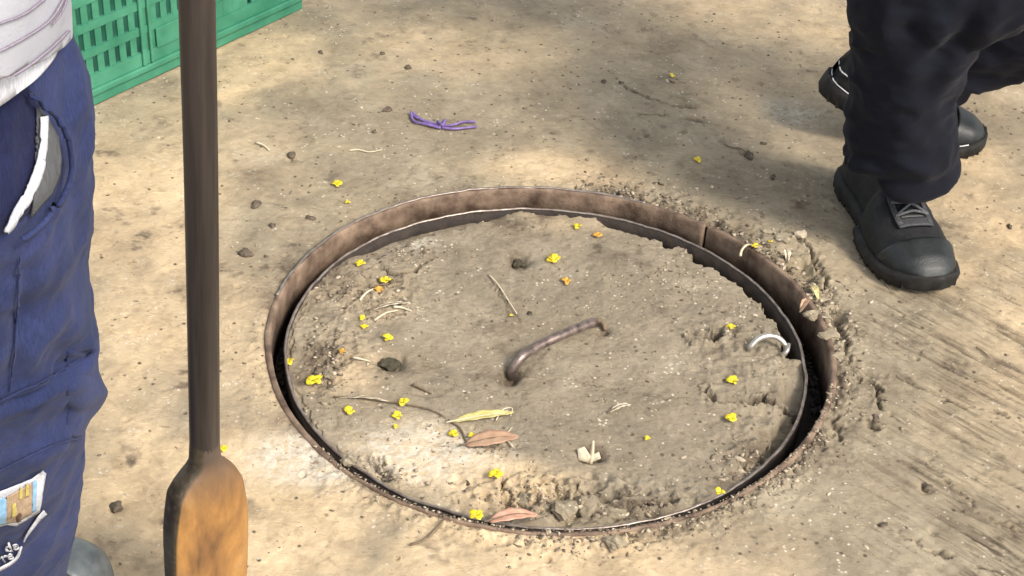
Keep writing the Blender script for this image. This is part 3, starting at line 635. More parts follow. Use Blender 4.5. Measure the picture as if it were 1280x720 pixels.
def leaf(name, a, b, width, m, label, curl=.3, lift=.004, cat='leaf', bend=0.0):
    pa, _ = surf(*a); pb, _ = surf(*b); pa.z += lift*.6; pb.z += lift; d = pb-pa; L_ = d.length; s = Vector((-d.y, d.x, 0)).normalized(); N = 16
    bm = bmesh.new(); rows = []
    rg = random.Random(a[0])
    for i in range(N+1):
        u = i/N; wd = width*math.sin(PI*min(1, max(0, .03+.94*u)))**.75*(1-.25*u); c = d*u+s*(bend*math.sin(PI*u))+Vector((0, 0, lift*math.sin(PI*u)))
        rows.append([bm.verts.new(c+s*(wd*k)+Vector((0, 0, curl*wd*abs(k)**1.5+.0006*math.sin(u*23+k*3)))) for k in (-1, -.66, -.33, 0, .33, .66, 1)])
    for A, B in zip(rows, rows[1:]):
        for k in range(6): bm.faces.new((A[k], A[k+1], B[k+1], B[k]))
    root = empty(name, pa); o = link('blade', tomesh(bm, name), m, root)
    sol = o.modifiers.new('s', 'SOLIDIFY'); sol.thickness = .0005
    tube('midrib', [Vector((0, 0, .0006))-d*.12, d*.2+s*bend*.58+Vector((0, 0, .0008+lift*.6)), d*.55+s*bend*.98+Vector((0, 0, .0008+lift*.95)), d*.95+s*bend*.16+Vector((0, 0, .0008+lift*.1))], [.0011, .0009, .0007, .0004], MTWIG if m is not MLEAFG else MPALE, root, 6)
    tag(root, label, cat); return root
leaf('dry_leaf', (566,529), (642,519), .0085, MLEAFG, 'long narrow yellow green leaf lying left of the cover centre', bend=-.002)
leaf('dry_leaf', (582,558), (648,549), .0150, MLEAFT, 'wide tan leaf just below the yellow green leaf', curl=.15)
leaf('dry_leaf', (612,655), (672,650), .0105, MLEAFP, 'pinkish leaf resting on the bottom rim of the cover', curl=.2, lift=.006)
leaf('dry_leaf', (424,499), (486,505), .0020, MLEAFW, 'thin pale stalk of leaf at the left of the cover', curl=.2)
leaf('dry_leaf', (762,517), (788,509), .0042, MLEAFW, 'small pale chip of leaf below the lifting bar', curl=.2)
leaf('dry_leaf', (466,389), (512,381), .0032, MLEAFW, 'pale straw like leaf among twigs at upper left of the cover', curl=.3)
leaf('dry_leaf', (983,335), (980,318), .0050, MLEAFW, 'small upright pale leaf in the crack beside the upper right ring', curl=.5, lift=.008)
leaf('dry_leaf', (1012,360), (1022,378), .0050, MLEAFG, 'crumpled yellowish leaf in the debris right of the ring', curl=.6, lift=.006)
leaf('dry_leaf', (1000,392), (1010,380), .0050, MLEAFT, 'crumpled tan leaf in the debris right of the ring', curl=.6, lift=.006)
# folded leaf and stalk standing in a small pit
p, _ = surf(738, 570); fl = empty('folded_leaf', p); tag(fl, 'pale folded dry leaf standing in a small pit below the lifting bar', 'leaf')
def fan(name, pts, m, parent):
    bm = bmesh.new(); vs = [bm.verts.new(v) for v in pts]
    for i in range(1, len(vs)-1): bm.faces.new((vs[0], vs[i], vs[i+1]))
    bmesh.ops.subdivide_edges(bm, edges=bm.edges, cuts=2); o = link(name, tomesh(bm, name), m, parent); sm = o.modifiers.new('s', 'SOLIDIFY'); sm.thickness = .0012
fan('leaf_half', [(0, 0, .0), (-.014, -.002, .006), (-.016, .004, .018), (-.008, .006, .021), (.001, .002, .010)], MLEAFW, fl)
fan('leaf_half', [(0, 0, .0), (.003, .003, .012), (.010, .006, .014), (.013, .001, .008)], MLEAFW, fl)
tube('stalk', [(.001, 0, .0), (.002, .004, .014), (.002, .006, .030)], [.0026, .0024, .0014], MPALE, fl, 8)

def twig(pts, r, label, m=MTWIG, lift=.0015, name='twig'):
    P = []
    for q_ in pts: p, _ = surf(*q_); P.append(p+Vector((0, 0, lift+r)))
    o = tube(name, [v-P[0] for v in P], [r, r*.9]+[r*.8]*(len(P)-3)+[r*.5] if len(P) > 2 else [r, r*.6], m, None, 7, sub=4); o.location = P[0]; tag(o, label, 'twig', 'twigs and straws'); return o
twig([(513,684),(530,677),(545,664),(556,652)], .0016, 'dark curved twig on the floor touching the bottom of the ring')
twig([(560,527),(575,537),(582,552),(588,562)], .0013, 'thin dark twig crossing under the left ends of the two leaves')
twig([(444,498),(475,503),(510,508),(540,515),(558,525)], .0014, 'long thin twig running across the lower left of the cover')
twig([(462,361),(480,357),(504,353)], .0016, 'dark twig under the upper left petal, crossing the pale one')
twig([(450,376),(458,368),(470,360)], .0017, 'pale short stick slanting at the upper left of the cover', MPALE)
twig([(468,402),(482,396),(497,388)], .0014, 'pale straw slanting between the twigs and the touching petals', MPALE)
twig([(492,386),(502,389),(514,391)], .0018, 'pale straw fork at the upper left of the cover', MPALE)
twig([(611,345),(622,358),(634,376),(646,394)], .0012, 'pale straw lying above the lifting bar', MPALE)
twig([(441,449),(452,451),(463,453)], .0014, 'short pale straw left of the mossy clod', MPALE)
twig([(879,424),(893,420),(905,413)], .0012, 'pale straw from the slot in the cover to the petal', MPALE)
twig([(516,483),(528,488),(540,491)], .002, 'short dark stick left of the lifting bar')
twig([(641,560),(632,548),(640,536)], .0011, 'curled pale tendril beside the tan leaf', MPALE)
twig([(620,527),(628,514),(640,512),(638,522)], .0009, 'curled pale tendril over the yellow green leaf', MPALE)
twig([(925,322),(927,315),(933,309),(942,308)], .0020, 'bent grey straw across the ring joint', MPALE)
twig([(1100,350),(1108,358),(1116,366)], .0010, 'thin dark straw on the floor left of the front shoe toe')
twig([(905,182),(914,186),(926,188),(936,196)], .0012, 'thin dark straw at the clod left of the black trousers')
twig([(1220,436),(1229,442),(1237,450)], .0012, 'thin brown straw on the swept floor right of the ring')
twig([(320,180),(330,184),(337,190)], .0016, 'pale straw on the floor right of the pole', MPALE)
twig([(437,190),(448,189),(462,192),(478,189)], .0012, 'pale straw on the floor above the ring left', MPALE)

# purple band tied in a knot
K = lambda px, py, up=.003: surf(px, py)[0]+Vector((0, 0, up))
pb = empty('rubber_band', K(552, 160, 0)); tag(pb, 'knotted purple rubber band lying on the floor beyond the manhole', 'rubber band')
o0 = pb.location
for nm, pts, rr_ in (('loop', [(553,160),(535,156),(519,149),(514,145),(517,154),(530,158),(551,163)], .0021), ('tail', [(553,160),(566,160),(580,155),(594,156)], .0020), ('tail', [(552,162),(566,165),(580,163),(596,162)], .0021), ('tail', [(551,161),(540,160),(526,152),(516,146)], .0017)):
    tube(nm, [K(a, b, .004+.001*(i % 2))-o0 for i, (a, b) in enumerate(pts)], rr_, MPURP, pb, 8, sub=6)
tube('knot', [K(547, 157, .007)-o0, K(553, 163, .010)-o0, K(556, 157, .010)-o0, K(549, 163, .006)-o0], .0026, MPURP, pb, 8, sub=6)

# ------------------------------------------------------------------ green crate
A = G(106, 137); B = G(377, 11); ed = Vector((B.x-A.x, B.y-A.y, 0)).normalized(); CL = .60; CH = .31; CW = .40
org = Vector((B.x, B.y, 0))-ed*CL
cr = empty('plastic_crate', org); cr.rotation_euler = (0, 0, math.atan2(ed.y, ed.x)); tag(cr, 'green slotted plastic crate standing behind the man with the pole', 'crate')
def side(length, name, T, rib=None, blank=()):
    """wall in local x (length) z, outer face at y=0, thickness inward +y; real slots"""
    bm = bmesh.new(); z0 = .052; rowh = .030; gap = .013
    xs0, xs1 = .018, length-.018
    rows = []; z = z0
    while z+rowh < CH-.03: rows.append((z, z+rowh)); z += rowh+gap
    # horizontal ribs between rows
    zz = [.030]+[v for rw in rows for v in rw]+[CH-.012]
    for a, b in zip(zz[::2], zz[1::2]): box_into(bm, xs0, xs1, -.0025, .004, a, b)
    step = .022; sw = .0095
    for ri_, (a, b) in enumerate(rows):
        n = int((xs1-xs0)/step); x = xs0
        for i in range(n+1):
            x0 = xs0+i*step; x1 = min(x0+step-sw, xs1)
            solid = any(bx0 <= x0 <= bx1 and ri_ in br for bx0, bx1, br in blank)
            if solid: x1 = min(x0+step+.001, xs1)
            if x1 > x0: box_into(bm, x0, x1, 0, .0035, a-.0005, b+.0005)
    me_ = tomesh(bm, name); me_.transform(T); o = link(name, me_, MPLASTIC, cr, smooth=False); return o
ribx = CL-(G(377, 11)-G(184, 97)).length
I4 = Matrix.Identity(4)
side(CL, 'side_panel', I4, blank=((ribx-.02, ribx+.20, (0,)), (CL-.14, CL, (0, 1)), (ribx-.015, ribx+.006, range(9))))
side(CL, 'side_panel', Matrix.Translation((CL, CW, 0)) @ Matrix.Rotation(PI, 4, 'Z'))
side(CW, 'end_panel', Matrix.Translation((CL, 0, 0)) @ Matrix.Rotation(PI/2, 4, 'Z'))
side(CW, 'end_panel', Matrix.Translation((0, CW, 0)) @ Matrix.Rotation(-PI/2, 4, 'Z'))
def crate_part(name, boxes, bev=.002):
    bm = bmesh.new()
    for b in boxes: box_into(bm, *b)
    o = link(name, tomesh(bm, name), MPLASTIC, cr, smooth=False)
    m_ = o.modifiers.new('b', 'BEVEL'); m_.width = bev; m_.segments = 2; return o
for cx, cy in ((0, 0), (CL-.018, 0), (0, CW-.018), (CL-.018, CW-.018)):
    crate_part('corner_post', [(cx-.003, cx+.021, cy-.003, cy+.021, .0296, CH-.0124)])
crate_part('base', [(.004, CL-.004, .004, CW-.004, .006, .012)])
crate_part('foot_rim', [(-.0015, CL+.0015, -.0015, .010, 0, .0185), (-.0015, CL+.0015, CW-.010, CW+.0015, 0, .0185), (-.001, .010, .0101, CW-.0101, 0, .018), (CL-.010, CL+.001, .0101, CW-.0101, 0, .018)])
crate_part('ledge', [(-.007, CL+.007, -.007, .012, .0187, .0294), (-.007, CL+.007, CW-.012, CW+.007, .0187, .0294), (-.006, .012, .0121, CW-.0121, .019, .029), (CL-.012, CL+.006, .0121, CW-.0121, .019, .029)])
crate_part('top_rim', [(-.008, CL+.008, -.008, .012, CH-.0120, CH), (-.008, CL+.008, CW-.012, CW+.008, CH-.0120, CH), (-.007, .012, .0121, CW-.0121, CH-.0118, CH-.001), (CL-.012, CL+.007, .0121, CW-.0121, CH-.0118, CH-.001)])
crate_part('middle_rib', [(ribx-.016, ribx-.009, -.007, -.0027, .030, CH-.0125)])
crate_part('middle_rib', [(ribx+.001, ribx+.006, -.007, -.0027, .030, CH-.0125)])
crate_part('name_plate', [(ribx+.016, ribx+.14, -.0052, -.0026, .050, .084)], .001)

# ------------------------------------------------------------------ long tool with flat blade
DY = CAM.y+1.10
pb_ = atY(259, 742, DY); pt_ = atY(247, 0, DY)
axis = (pt_-pb_).normalized(); foot = pb_-axis*(pb_.z/axis.z); foot.z = .002
tool = empty('paddle_spade', foot)
tag(tool, 'long dark round pole ending in a flat orange brown blade left of the manhole', 'spade')
zax = axis; face = Vector((CAM.x-foot.x, CAM.y-foot.y, 0)); face = (face-zax*face.dot(zax)).normalized()
face = (Matrix.Rotation(math.radians(24), 3, zax) @ face); xax = face.cross(zax).normalized()*-1
if xax.x < 0: xax = -xax
RT = Matrix((xax, -face if xax.cross(-face).dot(zax) > 0 else face, zax)).transposed().to_4x4(); tool.rotation_euler = RT.to_euler()
sgn = 1
# profile: (height, half width, half thickness, centre shift)
def lenat(px, py): return (atY(px, py, DY)-foot).length
hn = lenat(255, 578)
hs_t = lenat(262, 650)
prof = [(0.0, .026, .007), (.012, .034, .010), (.05, .0395, .0125), (.10, .0405, .014), (hs_t-.02, .0405, .0150), (hs_t, .0400, .0155), (hs_t+.016, .0385, .0160), (hn-.026, .0345, .0160), (hn-.016, .0300, .0158), (hn-.008, .0240, .0154), (hn-.002, .0185, .0146), (hn+.006, .0148, .0140), (hn+.03, .0135, .0135)]
rows = []; NS = 40
zz = np.linspace(0, hn+.03, 110)
for z in zz:
    wq = np.interp(z, [p[0] for p in prof], [p[1] for p in prof]); tq = np.interp(z, [p[0] for p in prof], [p[2] for p in prof])
    sq = 1-.62*np.clip((hn+.004-z)/.035, 0, 1)   # squarer section on the blade
    row = []
    for k in range(NS):
        a = 2*PI*k/NS; ca, sa = math.cos(a), math.sin(a); ex = sq
        row.append((wq*math.copysign(abs(ca)**ex, ca), tq*math.copysign(abs(sa)**ex, sa), z))
    rows.append(row)
P = np.array(rows); me = gridmesh('blade', P, True); bm = bmesh.new(); bm.from_mesh(me)
bmesh.ops.holes_fill(bm, edges=[e for e in bm.edges if e.is_boundary]); bmesh.ops.recalc_face_normals(bm, faces=bm.faces); bm.to_mesh(me); bm.free()
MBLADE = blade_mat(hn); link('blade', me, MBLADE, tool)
PL = 1.52
tube('handle', [(0, 0, hn+.004), (0, 0, hn+.03), (.0006, 0, .55), (-.001, .0005, .8), (0, 0, 1.1), (0, 0, PL)], [.0134, .0137, .0138, .0141, .0141, .0138], MWOOD, tool, 24, sub=8)
# ------------------------------------------------------------------ cloth and bodies
def organic(name, chains, voxel, m, parent, smooth=8, disp=None, seg=20):
    bm = bmesh.new()
    for path, rads in chains:
        rads = [q_ if hasattr(q_, '__len__') else (q_, q_) for q_ in rads]
        sp = catmull(path, 5); xs_ = np.linspace(0, len(rads)-1, len(sp))
        if hasattr(rads[0], '__len__'): rr_ = list(zip(np.interp(xs_, range(len(rads)), [q_[0] for q_ in rads]), np.interp(xs_, range(len(rads)), [q_[1] for q_ in rads])))
        else: rr_ = list(np.interp(xs_, range(len(rads)), rads))
        tube_into(bm, sp, rr_, seg, up=(0, 1, 0) if abs((sp[-1]-sp[0]).normalized().y) < .8 else (0, 0, 1))
    tmp = bpy.data.objects.new('tmp', tomesh(bm, 'tmp')); COL.objects.link(tmp)
    md = tmp.modifiers.new('r', 'REMESH'); md.mode = 'VOXEL'; md.voxel_size = voxel
    ms = tmp.modifiers.new('s', 'SMOOTH'); ms.iterations = smooth; ms.factor = .6
    dg = bpy.context.evaluated_depsgraph_get(); me_ = bpy.data.meshes.new_from_object(tmp.evaluated_get(dg)); bpy.data.objects.remove(tmp)
    if disp:
        n = len(me_.vertices); c = np.empty(n*3, np.float32); nn = np.empty(n*3, np.float32)
        me_.vertices.foreach_get('co', c); me_.vertex_normals.foreach_get('vector', nn); c = c.reshape(-1, 3).astype(float); nn = nn.reshape(-1, 3)
        c = c+nn*disp(c, nn)[:, None]; me_.vertices.foreach_set('co', c.astype(np.float32).ravel()); me_.update()
    me_.name = name; me_.materials.clear(); return link(name, me_, m, parent)
def crease(c, a, b, w, d, ridge=0):
    """soft fold along the segment a-b"""
    a = np.array(a); b = np.array(b); ab = b-a; t = np.clip(((c-a)@ab)/(ab@ab), 0, 1); p = a+t[:, None]*ab
    q = np.linalg.norm(c-p, axis=1); fade = np.sin(PI*np.clip(t, .04, .96))**.5
    return fade*(-d*np.exp(-(q/w)**2)+ridge*np.exp(-((q-1.9*w)/w)**2))
def ridged(c, f, s, st=(1, 1, 1)):
    v = fbm(c[:, 0]*st[0], c[:, 1]*st[1], f, 2, s, .5, c[:, 2]*st[2]); return 1-2*np.abs(v)
def bvh(o):
    me_ = o.data; return BVHTree.FromPolygons([v.co.copy() for v in me_.vertices], [p.vertices[:] for p in me_.polygons])
def hit(tree, px, py):
    r_ = tree.ray_cast(CAM, ray(px, py), 5); return (r_[0], r_[1]) if r_[0] is not None else (None, None)

# a shoe built along its own axis: heel at 0, toe at +X, flexed at the ball
def build_shoe(parent, length=.295, width=.110, flex=0.0, side_=1, pipe=True):
    ball = .66*length
    def bend(p):
        x, y, z = p
        if x < ball and flex:
            t = min(1, (ball-x)/.05); a = flex*t*(1 if x < ball-.05 else .5+.0)
            a = flex*min(1, (ball-x)/.06); dx, dz = x-ball, z; return (ball+dx*math.cos(a)+dz*math.sin(a), y, -dx*math.sin(a)+dz*math.cos(a))
        return p
    us = np.linspace(0, 1, 46)
    def hw(u):   # half width of the sole
        return width/2*np.interp(u, [0, .02, .06, .15, .3, .45, .6, .72, .85, .93, .975, 1], [.30, .48, .62, .74, .74, .80, .93, 1.0, .94, .76, .52, .18])
    def cyy(u): return side_*width*.06*math.sin(PI*u)*(-1 if u > .5 else 1)
    def hz(u): return np.interp(u, [0, .03, .10, .25, .36, .48, .60, .72, .84, .93, .98, 1], [.060, .090, .108, .110, .108, .092, .080, .066, .057, .047, .036, .024])
    sole_t = lambda u: np.interp(u, [0, .25, .55, 1], [.027, .025, .021, .020])
    toe_spring = lambda u: .010*max(0, (u-.82)/.18)**1.6
    # upper
    P = []
    for u in us:
        x = u*length; h = hz(u); w_ = hw(u)*.965; st = sole_t(u)*.8+toe_spring(u); row = []
        for k in range(25):
            a = PI*k/24; ca, sa = math.cos(a), math.sin(a)
            ex = np.interp(u, [0, .4, .8, 1], [.62, .60, .75, .9])
            yy = w_*math.copysign(abs(ca)**ex, ca)*(1-.25*sa*(u < .6)*np.interp(u, [0, .45, .6], [1, 1, 0])); zz_ = st+(h-st)*abs(sa)**np.interp(u, [0, .4, .8, 1], [.9, .95, .85, .9])
            wr = .0012*math.sin(u*70+yy*60)*np.exp(-((u-.66)/.06)**2)
            row.append(bend((x, yy+cyy(u), zz_+wr)))
        P.append(row)
    me_ = gridmesh('upper', np.array(P)); bm = bmesh.new(); bm.from_mesh(me_); bmesh.ops.holes_fill(bm, edges=[e for e in bm.edges if e.is_boundary], sides=0)
    bmesh.ops.recalc_face_normals(bm, faces=bm.faces); bm.to_mesh(me_); bm.free(); link('upper', me_, MSHOE, parent)
    # sole: outline slab with a bulged side
    P = []
    for u in us:
        x = u*length; w_ = hw(u)+.003; st = sole_t(u); ts = toe_spring(u); row = []
        for (fy, fz) in ((-.90, 0), (-.97, .12), (-1.03, .45), (-1.05, .75), (-1.0, 1.0), (-.85, 1.12), (0, 1.0), (.85, 1.12), (1.0, 1.0), (1.05, .75), (1.03, .45), (.97, .12), (.90, 0), (0, 0)):
            row.append(bend(((x-length/2)*1.025+length/2, w_*fy+cyy(u), ts+st*fz)))
        P.append(row)
    me_ = gridmesh('sole', np.array(P), True); bm = bmesh.new(); bm.from_mesh(me_); bmesh.ops.holes_fill(bm, edges=[e for e in bm.edges if e.is_boundary], sides=0)
    bmesh.ops.recalc_face_normals(bm, faces=bm.faces); bm.to_mesh(me_); bm.free(); link('sole', me_, MSOLE, parent)
    # tread lugs along both sides
    for i in range(17):
        u = .05+.90*i/16
        for sd_ in (-1, 1):
            bx = np.array(bend((u*length, sd_*(hw(u)*1.0-.0012)+cyy(u), toe_spring(u)+.0065)))
            bm = bmesh.new(); box_into(bm, bx[0]-.0055, bx[0]+.0055, bx[1]-.004, bx[1]+.004, bx[2]-.0062, bx[2]+.0052); link('tread_lug', tomesh(bm, 'tread_lug'), MSOLE, parent, smooth=False)
    # toe cap sitting on the upper
    P = []
    for u in np.linspace(.83, 1.004, 16):
        x = u*length; uu = min(u, 1); h = hz(uu)+.0018; w_ = hw(uu)*.965+.0018; st = sole_t(uu)*.8+toe_spring(uu)+.001; row = []
        for k in range(25):
            a = PI*k/24; ca, sa = math.cos(a), math.sin(a); ex = np.interp(uu, [0, .4, .8, 1], [.62, .60, .75, .9])
            back = .030*(1-sa)**1.5*(1-(u-.83)/.174) if u < .99 else 0
            row.append((x-back*.6, w_*math.copysign(abs(ca)**ex, ca)+cyy(uu), st+(h-st)*abs(sa)**np.interp(uu, [0, .4, .8, 1], [.9, .95, .85, .9])))
        P.append(row)
    o = link('toe_cap', gridmesh('toe_cap', np.array(P)), MTOE, parent); sm = o.modifiers.new('s', 'SOLIDIFY'); sm.thickness = .0012; sm.offset = 1
    # tongue, eyestay and laces
    def top(u, k, off=.0):  # k across -1..1
        h = hz(u); a = PI/2+k*.55; w_ = hw(u)*.965; st = sole_t(u)*.8
        ex = np.interp(u, [0, .4, .8, 1], [.62, .60, .75, .9]); ca, sa = math.cos(a), math.sin(a)
        yy = w_*math.copysign(abs(ca)**ex, ca)*(1-.25*sa*np.interp(u, [0, .45, .6], [1, 1, 0])*(u < .6)); z_ = st+(h-st)*abs(sa)**.93
        return bend((u*length, yy+cyy(u), z_+off))
    P = [[top(u, k, .0024) for k in np.linspace(-.40, .40, 9)] for u in np.linspace(.34, .72, 16)]
    o = link('tongue', gridmesh('tongue', np.array(P)), MTOE, parent); sm = o.modifiers.new('s', 'SOLIDIFY'); sm.thickness = .003; sm.offset = 0
    for sg in (-1, 1):
        P = [[top(u, sg*k, .0042) for k in np.linspace(.42, .66, 5)] for u in np.linspace(.36, .75, 16)]
        o = link('eyestay', gridmesh('eyestay', np.array(P)), MSTAY, parent); sm = o.modifiers.new('s', 'SOLIDIFY'); sm.thickness = .003; sm.offset = 0
    P = [[top(u, k, .0040) for k in np.linspace(-.66, .66, 13)] for u in np.linspace(.715, .765, 5)]
    o = link('vamp_band', gridmesh('vamp_band', np.array(P)), MSTAY, parent); sm = o.modifiers.new('s', 'SOLIDIFY'); sm.thickness = .003; sm.offset = 0
    us_ = np.linspace(.42, .70, 5)
    for i, u in enumerate(us_):
        tube('lace', [top(u, -.58, .005), top(u+.004, -.3, .0085), top(u, 0, .010), top(u+.004, .3, .0085), top(u, .58, .005)], .0021, MLACE, parent, 7, sub=4)
        if i < 4:
            v = us_[i+1]; tube('lace', [top(u, -.55, .006), top((u+v)/2, 0, .0105), top(v, .55, .006)], .0019, MLACE, parent, 7, sub=4)
            tube('lace', [top(u, .55, .006), top((u+v)/2, 0, .0120), top(v, -.55, .006)], .0019, MLACE, parent, 7, sub=4)
    if pipe:
        pts_ = [bend((u*length, sd_*(hw(u)+.0025)+cyy(u), sole_t(u)*1.05+toe_spring(u)+.002)) for sd_, uu in ((1, np.linspace(.9, .01, 16)), (-1, np.linspace(.01, .9, 16))) for u in uu]
        tube('piping', pts_, .0011, MPIPE, parent, 6, sub=2)
        pts_ = [bend((u*length, sd_*(hw(u)*.93)+cyy(u), .050+.0*u)) for sd_, uu in ((1, np.linspace(.25, .015, 8)), (-1, np.linspace(.015, .25, 8))) for u in uu]
        tube('piping', [(a-.0015, b, c_) for a, b, c_ in pts_], .0012, MPIPE, parent, 6, sub=2)

def frame_of(heel, toe, roll=0):
    heel = Vector(heel); toe = Vector(toe); x_ = (toe-heel); x_.z = 0; x_.normalize(); z_ = Vector((0, 0, 1)); y_ = z_.cross(x_)
    m_ = Matrix((x_, y_, z_)).transposed().to_4x4() @ Matrix.Rotation(roll, 4, 'X'); m_.translation = heel; return m_

def body_of(parent, hip, legs, chest, neck, head, arms, m=MSKIN):
    ch = []
    hipc = Vector(hip); 
    for lg in legs: ch.append((lg, [.075, .066, .052, .052, .040, .034, .036]))
    ch.append(([hipc-Vector((0, 0, .05)), hipc+(Vector(chest)-hipc)*.35, hipc+(Vector(chest)-hipc)*.75, chest, neck], [(.135, .10), (.125, .09), (.145, .10), (.15, .10), (.055, .055)]))
    ch.append(([Vector(neck)-Vector((0, 0, .04)), neck, Vector(head)-Vector((0, 0, .06)), head, Vector(head)+Vector((0, 0, .08)), Vector(head)+Vector((0, 0, .115))], [.055, .052, .062, (.072, .085), (.066, .08), (.03, .035)]))
    for ar in arms: ch.append((ar, [.052, .043, .036, .032, .025, .022, .026][:len(ar)] if len(ar) <= 7 else [.03]*len(ar)))
    return ch
def lerpP(a, b, n): a = Vector(a); b = Vector(b); return [a+(b-a)*i/(n-1) for i in range(n)]
def face_bits(parent, head, look):
    head = Vector(head); look = Vector(look).normalized(); sdv = look.cross(Vector((0, 0, 1))).normalized()
    for sg in (-1, 1):
        bm = bmesh.new(); bmesh.ops.create_uvsphere(bm, u_segments=12, v_segments=8, radius=.012); o = link('eye', tomesh(bm, 'eye'), MWHITE, parent); o.location = head+look*.068+sdv*sg*.030
        tube('ear', [head+sdv*sg*.070+Vector((0, 0, .022)), head+sdv*sg*.082-look*.012, head+sdv*sg*.070-Vector((0, 0, .022))], .010, MSKIN, parent, 8, sub=4)
    tube('nose', [head+look*.070+Vector((0, 0, .010)), head+look*.090-Vector((0, 0, .022)), head+look*.072-Vector((0, 0, .030))], [.007, .012, .008], MSKIN, parent, 8, sub=3)
    tube('mouth', [head+look*.074-sdv*.022-Vector((0, 0, .052)), head+look*.080-Vector((0, 0, .054)), head+look*.074+sdv*.022-Vector((0, 0, .052))], .005, MLEAFT, parent, 8, sub=3)
def hand_chains(wrist, grip, axis_, out):
    """palm plus five fingers closed round a pole through grip along axis_; out = unit vector from pole to palm"""
    wrist = Vector(wrist); grip = Vector(grip); ax = Vector(axis_).normalized(); out = Vector(out).normalized(); tn = ax.cross(out)
    ch = [([wrist, grip+out*.034-ax*.0, grip+out*.030+tn*.018], [.026, (.030, .040), .022])]
    for i, ln in enumerate((.9, 1.0, .97, .8)):
        z_ = ax*(.032-.021*i); r_ = .026
        ch.append(([grip+z_+out*.030+tn*.016]+[grip+z_+(out*math.cos(a)+tn*math.sin(a))*r_ for a in (1.1, 1.9, 2.7, 3.4*ln)], [.0105, .0098, .0092, .0086, .0075]))
    ch.append(([grip+out*.030-tn*.01+ax*.035, grip+out*.012-tn*.024+ax*.045, grip-out*.012-tn*.022+ax*.043], [.0125, .011, .009]))
    return ch

# ---- person on the right: near-black trousers, stepping, one heel raised
P2 = empty('person', (.50, .30, 0)); tag(P2, 'person in near-black trousers and black lace-up work shoes stepping beside the manhole', 'person')
def rel(P_, o): o.location = o.location - P_.location if o.parent == P_ else o.location
toe = G(1163, 371); heel = toe+Vector((-.065, .288, 0))*(.295/.295)
anF = heel+(toe-heel)*.20
shF = empty('shoe'); shF.parent = P2
toeR = G(1221, 187); heelR = toeR+Vector((-.268, .030, 0))
knF = Vector((.515, .235, .51)); hpF = Vector((.56, .36, .85)); anFt = Vector((anF.x+.008, anF.y-.015, .095))
anR = Vector((.525, heelR.y-.01, .155)); knR = Vector((.88, .47, .36)); hpR = Vector((.70, .43, .79))
hipc = (hpF+hpR)/2+Vector((0, 0, .05)); chest = hipc+Vector((.02, -.03, .42)); neck = chest+Vector((0, -.01, .16)); head = neck+Vector((.0, -.02, .13))
def mk_person(root, hipc, hips, knees, ankles, toes, chest, neck, head, elbows, wrists, shoulders, hands, look):
    ch = []
    for h_, k_, a_, t_ in zip(hips, knees, ankles, toes):
        ch.append(([h_, h_.lerp(k_, .5), k_, k_.lerp(a_, .35), a_], [.082, .072, .053, .052, .034])); ch.append(([a_, a_.lerp(t_, .5)-Vector((0, 0, .012)), t_], [.030, .024, .016]))
    ch.append(([hipc-Vector((0, 0, .06)), hipc.lerp(chest, .4), hipc.lerp(chest, .8), chest+Vector((0, 0, .09)), neck], [(.14, .10), (.125, .09), (.15, .10), (.13, .085), .052]))
    ch.append(([neck-Vector((0, 0, .03)), neck+Vector((0, 0, .03)), head-Vector((0, 0, .07)), head, head+Vector((0, 0, .07)), head+Vector((0, 0, .105))], [.056, .050, (.055, .062), (.073, .088), (.066, .08), (.03, .035)]))
    for s_, e_, w_ in zip(shoulders, elbows, wrists): ch.append(([chest+Vector((0, 0, .06)), s_, s_.lerp(e_, .5), e_, e_.lerp(w_, .4), w_], [.06, .055, .044, .036, .035, .024]))
    ch += hands
    o = organic('body', ch, .0075, MSKIN, root, 4); rel2(root, o)
    bm = bmesh.new(); bmesh.ops.create_uvsphere(bm, u_segments=24, v_segments=16, radius=1)
    lk = Vector(look).normalized()
    for v in list(bm.verts):
        if v.co.z < -.1 or (v.co.dot(lk) > .55 and v.co.z < .5): bm.verts.remove(v)
    for v in bm.verts: v.co = Vector((v.co.x*.086, v.co.y*.098, v.co.z*.105))*(1+.03*math.sin(v.co.x*40+v.co.y*30))
    hr = link('hair', tomesh(bm, 'hair'), MHAIR, root); hr.location = head+Vector((0, 0, .018)); rel2(root, hr); sm = hr.modifiers.new('s', 'SOLIDIFY'); sm.thickness = .012
    before = set(root.children); face_bits(root, head, look)
    for c in root.children:
        if c not in before: rel2(root, c)
def rel2(root, o): o.location = Vector(o.location)-Vector(root.location)
def fist(w_, d_):
    w_ = Vector(w_); d_ = Vector(d_).normalized(); s_ = Vector((0, 1, 0)); ch = [([w_, w_+d_*.04, w_+d_*.085], [.024, (.036, .020), (.038, .018)])]
    for i, l in enumerate((.075, .084, .079, .062)):
        b = w_+d_*.08+s_*(.027-.018*i); ch.append(([b, b+d_*l*.45, b+d_*l*.8+Vector((.006, 0, -.0)), b+d_*l+Vector((.016, 0, 0))], [.0095, .009, .0085, .007]))
    ch.append(([w_+d_*.03+s_*.02, w_+d_*.055+s_*.045, w_+d_*.085+s_*.052], [.012, .011, .009])); return ch
sh = [chest+Vector((-.19, 0, .10)), chest+Vector((.19, .04, .10))]; el = [chest+Vector((-.22, -.06, -.18)), chest+Vector((.23, .0, -.18))]; wr = [chest+Vector((-.17, -.20, -.36)), chest+Vector((.22, -.12, -.40))]
mk_person(P2, hipc, [hpF, hpR], [knF, knR], [anFt, anR], [Vector((toe.x, toe.y+.06, .03)), Vector((toeR.x-.06, toeR.y, .035))], chest, neck, head, el, wr, sh, fist(wr[0], (0, -.2, -1))+fist(wr[1], (0, -.2, -1)), (-.4, -1, -.2))
